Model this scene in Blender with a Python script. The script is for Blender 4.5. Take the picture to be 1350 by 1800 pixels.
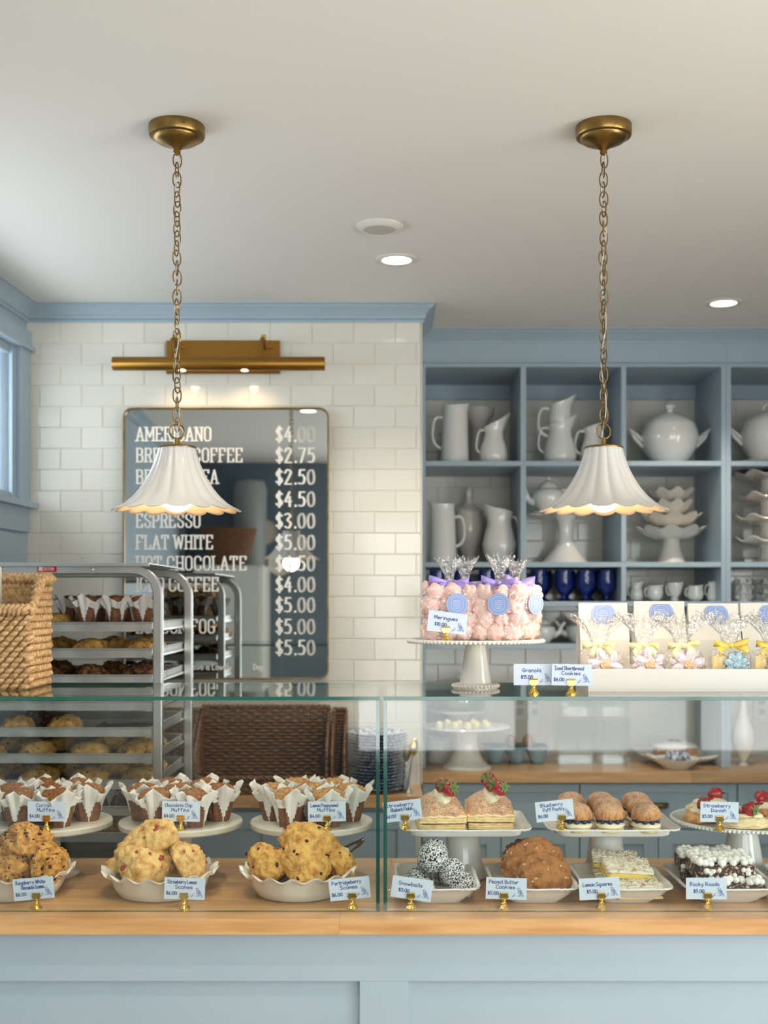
import bpy, bmesh, math, random
from mathutils import Vector, Matrix, noise, Euler

sc = bpy.context.scene
for o in list(bpy.data.objects):
    bpy.data.objects.remove(o)
COL = sc.collection
PI = math.pi
CZ = 1.60                     # eye height

# ------------------------------------------------------------------ camera
cam_data = bpy.data.cameras.new('camera')
cam = bpy.data.objects.new('camera', cam_data)
COL.objects.link(cam)
cam.location = (0, 0, CZ)
cam.rotation_euler = (PI / 2, 0, 0)
cam_data.sensor_fit = 'VERTICAL'
cam_data.sensor_height = 36
cam_data.lens = 42
cam_data.shift_x = -5 / 1800
cam_data.shift_y = 155 / 1800
cam_data.dof.use_dof = True
cam_data.dof.focus_distance = 2.74
cam_data.dof.aperture_fstop = 3.4
cam_data.clip_start = 0.05
sc.camera = cam

# ------------------------------------------------------------------ world and daylight
w = bpy.data.worlds.new('sky')
sc.world = w
w.use_nodes = True
bg = w.node_tree.nodes['Background']
bg.inputs[0].default_value = (0.86, 0.94, 1.0, 1)
bg.inputs[1].default_value = 2.2


def area(name, loc, rot, sx, sy, power, col):
    l = bpy.data.lights.new(name, 'AREA')
    l.shape = 'RECTANGLE'
    l.size, l.size_y = sx, sy
    l.energy = power
    l.color = col
    o = bpy.data.objects.new(name, l)
    COL.objects.link(o)
    o.location = loc
    o.rotation_euler = rot
    return o


# daylight coming in through the shop-front window behind the camera and the window in the right wall
area('daylight_front_window', (1.1, -0.86, 1.55), (PI / 2, 0, 0), 2.6, 1.5, 33, (1.0, 0.955, 0.89))
area('daylight_right_window', (2.76, 0.95, 1.35), (PI / 2, 0, PI / 2), 1.9, 1.7, 62, (1.0, 0.94, 0.86))
area('daylight_left_window', (-1.66, 3.45, 2.23), (PI / 2, 0, -PI / 2), 1.6, 0.55, 7, (0.86, 0.93, 1.0))

sc.view_settings.view_transform = 'Standard'
sc.view_settings.look = 'None'
sc.view_settings.exposure = 0.29
sc.view_settings.gamma = 1.0
sc.view_settings.use_curve_mapping = False
sc.cycles.use_adaptive_sampling = True
sc.cycles.adaptive_threshold = 0.02
sc.cycles.max_bounces = 8
sc.cycles.diffuse_bounces = 4
sc.cycles.glossy_bounces = 5
sc.cycles.transparent_max_bounces = 18
sc.cycles.caustics_reflective = False
sc.cycles.caustics_refractive = False
sc.cycles.use_denoising = True
sc.cycles.sample_clamp_indirect = 6.0

# ------------------------------------------------------------------ materials
MATS = {}


def srgb(r, g, b):
    f = lambda c: (c / 12.92 if c <= 0.04045 else ((c + 0.055) / 1.055) ** 2.4)
    return (f(r / 255), f(g / 255), f(b / 255))


def pm(name, col, rough=0.5, metal=0.0, var=None, bump=None, coat=0.0, trans=0.0, sss=0.0, stretch=None, emit=None, sheen=0.0, rand=0.0, spec=None):
    """Principled material. var = (colour2, scale, low, high[, detail]); bump = (scale, strength, distance)."""
    m = bpy.data.materials.new(name)
    m.use_nodes = True
    nt = m.node_tree
    N, L = nt.nodes, nt.links
    b = N['Principled BSDF']
    b.inputs['Base Color'].default_value = (*col, 1)
    b.inputs['Roughness'].default_value = rough
    b.inputs['Metallic'].default_value = metal
    b.inputs['Coat Weight'].default_value = coat
    b.inputs['Coat Roughness'].default_value = 0.08
    b.inputs['Transmission Weight'].default_value = trans
    if spec is not None:
        b.inputs['Specular IOR Level'].default_value = spec
    if sss:
        b.inputs['Subsurface Weight'].default_value = sss
        b.inputs['Subsurface Radius'].default_value = (0.01, 0.006, 0.004)
        b.inputs['Subsurface Scale'].default_value = 0.5
    if emit:
        b.inputs['Emission Color'].default_value = (*emit[0], 1)
        b.inputs['Emission Strength'].default_value = emit[1]
    tc = N.new('ShaderNodeTexCoord')
    vec = tc.outputs['Object']
    if stretch:
        mp = N.new('ShaderNodeMapping')
        mp.inputs['Scale'].default_value = stretch
        L.new(vec, mp.inputs['Vector'])
        vec = mp.outputs['Vector']
    colout = None
    if var:
        nz = N.new('ShaderNodeTexNoise')
        nz.inputs['Scale'].default_value = var[1]
        nz.inputs['Detail'].default_value = var[4] if len(var) > 4 else 5
        L.new(vec, nz.inputs['Vector'])
        rp = N.new('ShaderNodeValToRGB')
        rp.color_ramp.elements[0].position = var[2]
        rp.color_ramp.elements[1].position = var[3]
        rp.color_ramp.elements[0].color = (*col, 1)
        rp.color_ramp.elements[1].color = (*var[0], 1)
        L.new(nz.outputs['Fac'], rp.inputs['Fac'])
        colout = rp.outputs['Color']
    if rand:
        oi = N.new('ShaderNodeObjectInfo')
        hs = N.new('ShaderNodeHueSaturation')
        mr = N.new('ShaderNodeMapRange')
        mr.inputs['To Min'].default_value = 1 - rand
        mr.inputs['To Max'].default_value = 1 + rand
        L.new(oi.outputs['Random'], mr.inputs['Value'])
        L.new(mr.outputs['Result'], hs.inputs['Value'])
        if colout is not None:
            L.new(colout, hs.inputs['Color'])
        else:
            hs.inputs['Color'].default_value = (*col, 1)
        colout = hs.outputs['Color']
    if colout is not None:
        L.new(colout, b.inputs['Base Color'])
    if bump:
        n2 = N.new('ShaderNodeTexNoise')
        n2.inputs['Scale'].default_value = bump[0]
        n2.inputs['Detail'].default_value = 4
        L.new(vec, n2.inputs['Vector'])
        bp = N.new('ShaderNodeBump')
        bp.inputs['Strength'].default_value = bump[1]
        bp.inputs['Distance'].default_value = bump[2] if len(bump) > 2 else 0.002
        L.new(n2.outputs['Fac'], bp.inputs['Height'])
        L.new(bp.outputs['Normal'], b.inputs['Normal'])
    MATS[name] = m
    return m


def mix_into(m, fac_socket_maker, col2):
    """mix the material's base colour with col2 by a factor socket"""
    nt = m.node_tree
    b = nt.nodes['Principled BSDF']
    mx = nt.nodes.new('ShaderNodeMix')
    mx.data_type = 'RGBA'
    src = b.inputs['Base Color']
    if src.is_linked:
        nt.links.new(src.links[0].from_socket, mx.inputs[6])
    else:
        mx.inputs[6].default_value = src.default_value
    mx.inputs[7].default_value = (*col2, 1)
    nt.links.new(fac_socket_maker(nt), mx.inputs[0])
    nt.links.new(mx.outputs[2], b.inputs['Base Color'])
    return m


def fac_noise(scale, lo, hi, detail=3, axis=None, a0=0, a1=1):
    """noise ramp factor, optionally multiplied by a ramp on an object axis (0,1,2) from a0 to a1"""
    def mk(nt):
        N, L = nt.nodes, nt.links
        tc = N.new('ShaderNodeTexCoord')
        nz = N.new('ShaderNodeTexNoise')
        nz.inputs['Scale'].default_value = scale
        nz.inputs['Detail'].default_value = detail
        L.new(tc.outputs['Object'], nz.inputs['Vector'])
        mr = N.new('ShaderNodeMapRange')
        mr.inputs['From Min'].default_value = lo
        mr.inputs['From Max'].default_value = hi
        L.new(nz.outputs['Fac'], mr.inputs['Value'])
        out = mr.outputs['Result']
        if axis is not None:
            sx = N.new('ShaderNodeSeparateXYZ')
            L.new(tc.outputs['Object'], sx.inputs['Vector'])
            m2 = N.new('ShaderNodeMapRange')
            m2.inputs['From Min'].default_value = a0
            m2.inputs['From Max'].default_value = a1
            L.new(sx.outputs[axis], m2.inputs['Value'])
            ml = N.new('ShaderNodeMath')
            ml.operation = 'MULTIPLY'
            L.new(out, ml.inputs[0])
            L.new(m2.outputs['Result'], ml.inputs[1])
            out = ml.outputs[0]
        return out
    return mk


def fac_voronoi(scale, lo, hi):
    def mk(nt):
        N, L = nt.nodes, nt.links
        tc = N.new('ShaderNodeTexCoord')
        vz = N.new('ShaderNodeTexVoronoi')
        vz.inputs['Scale'].default_value = scale
        L.new(tc.outputs['Object'], vz.inputs['Vector'])
        mr = N.new('ShaderNodeMapRange')
        mr.inputs['From Min'].default_value = lo
        mr.inputs['From Max'].default_value = hi
        L.new(vz.outputs['Distance'], mr.inputs['Value'])
        return mr.outputs['Result']
    return mk


def clear_mat(name, tint, f0=0.04, rough=0.0, bump=None, f1=0.96):
    """clear sheet: transparent with a mirror reflection that grows towards grazing view"""
    m = bpy.data.materials.new(name)
    m.use_nodes = True
    nt = m.node_tree
    N, L = nt.nodes, nt.links
    N.remove(N['Principled BSDF'])
    out = N['Material Output']
    tr = N.new('ShaderNodeBsdfTransparent')
    tr.inputs['Color'].default_value = (*tint, 1)
    gl = N.new('ShaderNodeBsdfAnisotropic')
    gl.inputs['Roughness'].default_value = rough
    gl.inputs['Color'].default_value = (1, 1, 1, 1)
    lw = N.new('ShaderNodeLayerWeight')
    lw.inputs['Blend'].default_value = 0.5
    pw = N.new('ShaderNodeMath'); pw.operation = 'POWER'; pw.inputs[1].default_value = 5
    ma = N.new('ShaderNodeMath'); ma.operation = 'MULTIPLY_ADD'
    ma.inputs[1].default_value = f1; ma.inputs[2].default_value = f0
    L.new(lw.outputs['Facing'], pw.inputs[0])
    L.new(pw.outputs[0], ma.inputs[0])
    mx = N.new('ShaderNodeMixShader')
    L.new(ma.outputs[0], mx.inputs[0])
    L.new(tr.outputs[0], mx.inputs[1])
    L.new(gl.outputs[0], mx.inputs[2])
    L.new(mx.outputs[0], out.inputs['Surface'])
    if bump:
        tc = N.new('ShaderNodeTexCoord')
        nz = N.new('ShaderNodeTexNoise')
        nz.inputs['Scale'].default_value = bump[0]
        L.new(tc.outputs['Object'], nz.inputs['Vector'])
        bp = N.new('ShaderNodeBump')
        bp.inputs['Strength'].default_value = bump[1]
        bp.inputs['Distance'].default_value = bump[2]
        L.new(nz.outputs['Fac'], bp.inputs['Height'])
        L.new(bp.outputs['Normal'], gl.inputs['Normal'])
    MATS[name] = m
    return m


pm('ceiling_paint', srgb(236, 234, 228), 0.9, bump=(60, 0.05))
pm('blue_paint_shaded', srgb(104, 120, 130), 0.6)  # the room's blue wall paint, darkened to carry its backlit shade
pm('blue_paint', srgb(171, 188, 199), 0.42, var=(srgb(166, 184, 195), 3, 0.3, 0.7), bump=(40, 0.05), spec=0.35)
pm('tile_glaze', srgb(226, 222, 209), 0.12, coat=0.3, bump=(9, 0.10, 0.004), rand=0.03)
pm('grout', srgb(230, 226, 214), 0.9)
pm('wood_top', srgb(216, 172, 118), 0.33, var=(srgb(188, 136, 84), 4.0, 0.35, 0.75, 6), stretch=(1.2, 14, 14), bump=(30, 0.04), rand=0.10, coat=0.25)
pm('floor_wood', srgb(196, 174, 144), 0.5, var=(srgb(176, 150, 118), 3, 0.3, 0.7), stretch=(1, 8, 1))
pm('brass', srgb(160, 130, 78), 0.34, 1.0, var=(srgb(118, 92, 48), 30, 0.35, 0.75), bump=(140, 0.04))
pm('brass_bright', srgb(238, 196, 96), 0.14, 1.0)
pm('brass_lamp', srgb(160, 118, 54), 0.36, 1.0)
pm('shade_ceramic', srgb(214, 212, 205), 0.32, coat=0.25, bump=(220, 0.10, 0.001), sss=0.15)
pm('shade_inside_bulb_tint', srgb(232, 196, 152), 0.5)  # warm glow of the bulb painted into the inner face's colour
pm('bulb', (1, 1, 1), 0.4, emit=((1.0, 0.90, 0.72), 4))
pm('led_disc', (1, 1, 1), 0.4, emit=((1.0, 0.91, 0.76), 5))
pm('grey_plastic', srgb(150, 152, 152), 0.5)
pm('white_plastic', srgb(226, 224, 216), 0.45)
pm('speaker_mesh', srgb(196, 190, 182), 0.8)
pm('ceramic', srgb(238, 236, 230), 0.10, coat=0.5)
pm('ceramic_cream', srgb(236, 232, 222), 0.14, coat=0.4)
pm('ceramic_old', srgb(222, 216, 206), 0.16, coat=0.3)
pm('marble', srgb(226, 220, 206), 0.3, var=(srgb(196, 186, 168), 7, 0.45, 0.75), coat=0.2)
pm('blue_glass', srgb(20, 58, 150), 0.05, trans=0.35, coat=0.6)
pm('steel', srgb(206, 206, 202), 0.32, 1.0, bump=(120, 0.05))
pm('pan_metal', srgb(196, 196, 190), 0.42, 0.9, var=(srgb(150, 148, 142), 12, 0.4, 0.8))
pm('dark_tray', srgb(38, 36, 34), 0.5)
pm('red_sticker', srgb(196, 32, 40), 0.4)
pm('white_ink', srgb(236, 232, 222), 0.6)
pm('blue_ink', srgb(36, 58, 138), 0.7)
pm('bird_ink', srgb(72, 104, 172), 0.7)
pm('card_paper', srgb(214, 226, 240), 0.8)
pm('white_paper', srgb(232, 228, 217), 0.85, bump=(30, 0.1, 0.002))
pm('white_card', srgb(228, 226, 219), 0.7)
pm('sticker_blue', srgb(142, 164, 214), 0.5)
pm('sticker_line', srgb(196, 210, 236), 0.5)
pm('muffin_paper', srgb(236, 232, 224), 0.85, bump=(60, 0.25, 0.003))
pm('muffin_greased', srgb(138, 90, 58), 0.6, var=(srgb(104, 64, 40), 90, 0.35, 0.7), bump=(90, 0.3, 0.002))
pm('muffin_top', srgb(150, 96, 54), 0.9, var=(srgb(196, 146, 86), 150, 0.5, 0.72), bump=(400, 0.9, 0.004))
pm('muffin_top_pale', srgb(180, 124, 70), 0.9, var=(srgb(216, 176, 116), 140, 0.42, 0.66), bump=(400, 0.9, 0.004))
pm('scone', srgb(246, 196, 108), 0.75, var=(srgb(196, 124, 46), 45, 0.44, 0.70, 7), bump=(260, 0.9, 0.004), sss=0.08)
pm('scone_pale', srgb(250, 210, 134), 0.75, var=(srgb(202, 136, 60), 42, 0.44, 0.70, 7), bump=(260, 0.9, 0.004), sss=0.08)
pm('scone_brown', srgb(234, 178, 92), 0.75, var=(srgb(170, 102, 42), 45, 0.42, 0.68, 7), bump=(260, 0.9, 0.004))
mix_into(MATS['scone_brown'], fac_noise(110, 0.60, 0.68, 2), srgb(74, 40, 36))
mix_into(MATS['scone'], fac_noise(140, 0.68, 0.74, 2), srgb(110, 62, 40))
pm('scone_dark', srgb(176, 124, 66), 0.8, var=(srgb(86, 52, 34), 70, 0.4, 0.62, 8), bump=(260, 0.9, 0.004))
mix_into(MATS['scone_dark'], fac_noise(90, 0.56, 0.64, 2), srgb(44, 24, 34))
pm('berry_dark', srgb(72, 22, 38), 0.4)
pm('berry_red', srgb(164, 46, 50), 0.4)
pm('choc', srgb(58, 32, 22), 0.55)
pm('wicker_brown', srgb(138, 96, 62), 0.6, var=(srgb(84, 54, 34), 70, 0.35, 0.7), bump=(300, 0.3, 0.001))
pm('seagrass', srgb(206, 172, 124), 0.8, var=(srgb(158, 116, 70), 110, 0.4, 0.7), bump=(240, 0.5, 0.001))
pm('plate_blue', srgb(210, 216, 226), 0.15, var=(srgb(40, 62, 118), 95, 0.46, 0.54), coat=0.4)
pm('plate_navy', srgb(52, 70, 118), 0.15, var=(srgb(206, 212, 222), 120, 0.54, 0.62), coat=0.4)
pm('snow', srgb(238, 238, 238), 0.95, var=(srgb(30, 26, 26), 300, 0.49, 0.55, 2), bump=(300, 1.0, 0.004))
pm('pb_cookie', srgb(178, 120, 66), 0.75, var=(srgb(124, 74, 34), 45, 0.4, 0.7, 6), bump=(150, 0.6, 0.006))
mix_into(MATS['pb_cookie'], fac_voronoi(120, 0.14, 0.10), srgb(214, 176, 116))
pm('lemon_curd', srgb(240, 210, 112), 0.4, sss=0.1)
pm('shortbread', srgb(232, 202, 140), 0.85, bump=(120, 0.5, 0.003))
pm('coconut', srgb(250, 244, 226), 0.9, var=(srgb(214, 168, 104), 80, 0.52, 0.72), bump=(400, 0.5, 0.006))
pm('marshmallow', srgb(246, 243, 236), 0.8, sss=0.2)
pm('rocky', srgb(72, 44, 36), 0.6, var=(srgb(220, 192, 168), 130, 0.55, 0.61, 2), bump=(260, 0.6, 0.003))
pm('pastry', srgb(226, 172, 104), 0.7, var=(srgb(178, 112, 54), 70, 0.42, 0.7), bump=(220, 0.5, 0.003))
pm('pastry_pale', srgb(248, 228, 180), 0.75, var=(srgb(216, 168, 100), 60, 0.48, 0.72), bump=(200, 0.5, 0.003), stretch=(1, 1, 4))
pm('pastry_sugar', srgb(214, 156, 94), 0.75, var=(srgb(170, 104, 52), 70, 0.42, 0.68), bump=(220, 0.5, 0.003))
mix_into(MATS['pastry_sugar'], fac_noise(420, 0.44, 0.74, 2, 2, 0.004, 0.032), srgb(246, 242, 238))
pm('cream', srgb(250, 238, 204), 0.5, sss=0.2)
pm('blueberry', srgb(32, 38, 72), 0.35)
pm('strawberry', srgb(186, 28, 36), 0.25, var=(srgb(140, 16, 26), 20, 0.4, 0.7), bump=(150, 0.6, 0.002), coat=0.3)
pm('calyx', srgb(104, 128, 60), 0.6)
pm('jam', srgb(92, 20, 34), 0.2)
pm('meringue', srgb(252, 217, 206), 0.6, sss=0.2, var=(srgb(248, 196, 182), 80, 0.4, 0.7))
pm('ribbon_violet', srgb(164, 148, 218), 0.35, sheen=0.4, coat=0.2)
pm('ribbon_yellow', srgb(246, 240, 176), 0.35, coat=0.2)
pm('ribbon_gold', srgb(236, 206, 92), 0.35, coat=0.2)
pm('icing_pink', srgb(240, 224, 228), 0.5)
pm('icing_blue', srgb(172, 206, 218), 0.5)
pm('icing_orange', srgb(246, 190, 134), 0.5)
pm('truffle', srgb(238, 222, 164), 0.5)
pm('brown_egg', srgb(128, 90, 58), 0.7)
pm('teal_carton', srgb(120, 160, 176), 0.6)
pm('silver_foil', srgb(206, 206, 204), 0.3, 1.0, bump=(40, 0.7, 0.01))
pm('dark_gap', srgb(40, 52, 62), 0.9)
pm('glass_edge', srgb(30, 96, 84), 0.12, coat=0.5)
pm('cord_clear', srgb(206, 206, 198), 0.2, coat=0.4)
pm('mirror_silver', (0.56, 0.59, 0.59), 0.0, 1.0)
clear_mat('glass', (0.965, 0.985, 0.975), 0.035)
clear_mat('window_glass', (0.98, 0.99, 1.0), 0.04)
clear_mat('cellophane', (0.98, 0.98, 0.98), 0.11, 0.10, (55, 1.0, 0.02), 0.8)
clear_mat('cello_ruffle', (0.95, 0.95, 0.94), 0.24, 0.22, (70, 1.0, 0.02), 0.8)
clear_mat('acrylic', (0.94, 0.95, 0.95), 0.07)

# ------------------------------------------------------------------ helpers


def at(px, py, d):
    """a point of the room at depth d, from the photograph's perspective (focal 2100 px, eye at 680,1055)"""
    return Vector(((px - 680) / 2100 * d, d, CZ - (py - 1055) / 2100 * d))


def tag(o, label=None, cat=None, group=None, kind=None):
    if label: o['label'] = label
    if cat: o['category'] = cat
    if group: o['group'] = group
    if kind: o['kind'] = kind
    return o


def thing(name, label, cat, loc=(0, 0, 0), rot=(0, 0, 0), group=None):
    o = bpy.data.objects.new(name, None)
    o.empty_display_size = 0.02
    COL.objects.link(o)
    o.location = loc
    o.rotation_euler = rot
    return tag(o, label, cat, group)


def kids(o):
    return [c for c in bpy.data.objects if c.parent == o]


def copy_tree(o, loc=None, rot=None, scale=None, label=None, group=None, parent=None):
    c = o.copy()
    COL.objects.link(c)
    c.parent = parent
    if loc is not None: c.location = loc
    if rot is not None: c.rotation_euler = rot
    if scale is not None: c.scale = (scale,) * 3 if isinstance(scale, (int, float)) else scale
    if label: c['label'] = label
    if group: c['group'] = group
    for ch in o.children:
        copy_tree(ch, parent=c)
    return c


class MB:
    def __init__(s):
        s.v, s.f, s.m, s.cm, s.M = [], [], [], 0, None

    def add(s, vs, fs, M=None):
        b = len(s.v)
        for p in vs:
            p = Vector(p)
            if M is not None: p = M @ p
            if s.M is not None: p = s.M @ p
            s.v.append(p)
        for f in fs:
            s.f.append([i + b for i in f])
            s.m.append(s.cm)
        return s

    def box(s, x0, x1, y0, y1, z0, z1, M=None):
        vs = [(x, y, z) for z in (z0, z1) for y in (y0, y1) for x in (x0, x1)]
        return s.add(vs, [(0, 2, 3, 1), (4, 5, 7, 6), (0, 1, 5, 4), (2, 6, 7, 3), (0, 4, 6, 2), (1, 3, 7, 5)], M)

    def lathe(s, prof, n=32, fn=None, M=None, caps=True):
        """prof [(r,z)...]; fn(theta, i, r, z) -> (r, z) or (x, y, z)"""
        vs, fs = [], []
        k = len(prof)
        for i, (r, z) in enumerate(prof):
            for j in range(n):
                t = 2 * PI * j / n
                q = fn(t, i, r, z) if fn else (r, z)
                if len(q) == 2:
                    vs.append((q[0] * math.cos(t), q[0] * math.sin(t), q[1]))
                else:
                    vs.append(q)
        for i in range(k - 1):
            for j in range(n):
                a, b = i * n + j, i * n + (j + 1) % n
                fs.append((a, b, b + n, a + n))
        if caps:
            if prof[0][0] > 1e-5: fs.append(tuple(reversed(range(n))))
            if prof[-1][0] > 1e-5: fs.append(tuple(range((k - 1) * n, k * n)))
        return s.add(vs, fs, M)

    def tube(s, path, rad, n=8, closed=False, M=None, flat=None):
        path = [Vector(p) for p in path]
        k = len(path)
        vs, fs = [], []
        up = None
        for i, p in enumerate(path):
            a = path[(i - 1) % k] if (closed or i > 0) else p
            b = path[(i + 1) % k] if (closed or i < k - 1) else p
            t = (b - a).normalized()
            if up is None:
                up = Vector((0, 0, 1)) if abs(t.z) < 0.9 else Vector((1, 0, 0))
            u = (up - t * up.dot(t))
            if u.length < 1e-6:
                u = t.orthogonal()
            u.normalize()
            up = u
            sd = t.cross(u)
            r = rad[i] if isinstance(rad, (list, tuple)) else rad
            for j in range(n):
                an = 2 * PI * j / n
                fu = flat if flat else 1
                vs.append(p + (u * math.cos(an) * fu + sd * math.sin(an)) * r)
        for i in range(k if closed else k - 1):
            for j in range(n):
                a, b = i * n + j, i * n + (j + 1) % n
                c, d = ((i + 1) % k) * n + (j + 1) % n, ((i + 1) % k) * n + j
                fs.append((a, b, c, d))
        if not closed:
            fs.append(tuple(reversed(range(n))))
            fs.append(tuple(range((k - 1) * n, k * n)))
        return s.add(vs, fs, M)

    def prism(s, poly, y0, y1, M=None):
        """poly in (x,z), extruded along y"""
        n = len(poly)
        vs = [(x, y0, z) for x, z in poly] + [(x, y1, z) for x, z in poly]
        fs = [tuple(range(n)), tuple(reversed(range(n, 2 * n)))]
        for i in range(n):
            j = (i + 1) % n
            fs.append((i, i + n, j + n, j))
        return s.add(vs, fs, M)

    def ball(s, c, r, sub=2, sq=(1, 1, 1), amp=0, freq=1, seed=0):
        bm = bmesh.new()
        bmesh.ops.create_icosphere(bm, subdivisions=sub, radius=1)
        bm.verts.ensure_lookup_table()
        vs = []
        for v in bm.verts:
            n = v.co.normalized()
            k = 1 + (amp * noise.noise(n * freq + Vector((seed * 7.3, seed * 3.1, 0))) if amp else 0)
            vs.append(Vector(c) + Vector((n.x * sq[0], n.y * sq[1], n.z * sq[2])) * r * k)
        fs = [tuple(x.index for x in f.verts) for f in bm.faces]
        bm.free()
        return s.add(vs, fs)

    def mesh(s, name, mats, smooth=True, angle=40):
        me = bpy.data.meshes.new(name)
        me.from_pydata([tuple(p) for p in s.v], [], s.f)
        for m in (mats if isinstance(mats, (list, tuple)) else [mats]):
            me.materials.append(MATS[m])
        me.polygons.foreach_set('material_index', s.m)
        me.polygons.foreach_set('use_smooth', [smooth] * len(s.f))
        me.update()
        bm = bmesh.new()
        bm.from_mesh(me)
        bmesh.ops.recalc_face_normals(bm, faces=bm.faces)
        bm.to_mesh(me)
        bm.free()
        if smooth and angle:
            me.set_sharp_from_angle(angle=math.radians(angle))
        return me

    def build(s, name, mats, parent=None, loc=(0, 0, 0), rot=(0, 0, 0), smooth=True, angle=40, bevel=None, solid=None):
        o = bpy.data.objects.new(name, s.mesh(name, mats, smooth, angle))
        COL.objects.link(o)
        o.parent = parent
        o.location = loc
        o.rotation_euler = rot
        if solid:
            md = o.modifiers.new('solid', 'SOLIDIFY')
            md.thickness = solid
            md.offset = 0
        if bevel:
            md = o.modifiers.new('bevel', 'BEVEL')
            md.width = bevel
            md.segments = 2
            md.limit_method = 'ANGLE'
        return o


def obj(name, me, parent=None, loc=(0, 0, 0), rot=(0, 0, 0), scale=None):
    o = bpy.data.objects.new(name, me)
    COL.objects.link(o)
    o.parent = parent
    o.location = loc
    o.rotation_euler = rot
    if scale: o.scale = (scale,) * 3 if isinstance(scale, (int, float)) else scale
    return o


def bx(name, mat, x0, x1, y0, y1, z0, z1, parent=None, bevel=0.0015, kind=None):
    c = Vector(((x0 + x1) / 2, (y0 + y1) / 2, (z0 + z1) / 2))
    b = MB().box(x0 - c.x, x1 - c.x, y0 - c.y, y1 - c.y, z0 - c.z, z1 - c.z)
    o = b.build(name, mat, parent, c, smooth=False, bevel=bevel)
    if kind: o['kind'] = kind
    return o


def arc(cx, cz, r, a0, a1, n=8, rz=None):
    return [(cx + r * math.cos(math.radians(a0 + (a1 - a0) * i / n)), cz + (rz or r) * math.sin(math.radians(a0 + (a1 - a0) * i / n))) for i in range(n + 1)]


def smooth_path(pts, per=5):
    pts = [Vector(p) for p in pts]
    if len(pts) < 3:
        return pts
    out = []
    closed = (pts[0] - pts[-1]).length < 1e-6
    for i in range(len(pts) - 1):
        p1, p2 = pts[i], pts[i + 1]
        p0 = pts[i - 1] if i > 0 else (pts[-2] if closed else p1)
        p3 = pts[i + 2] if i + 2 < len(pts) else (pts[1] if closed else p2)
        for k in range(per):
            t = k / per
            out.append(0.5 * ((2 * p1) + (p2 - p0) * t + (2 * p0 - 5 * p1 + 4 * p2 - p3) * t * t + (3 * p1 - p0 - 3 * p2 + p3) * t ** 3))
    out.append(pts[-1])
    return out


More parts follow.
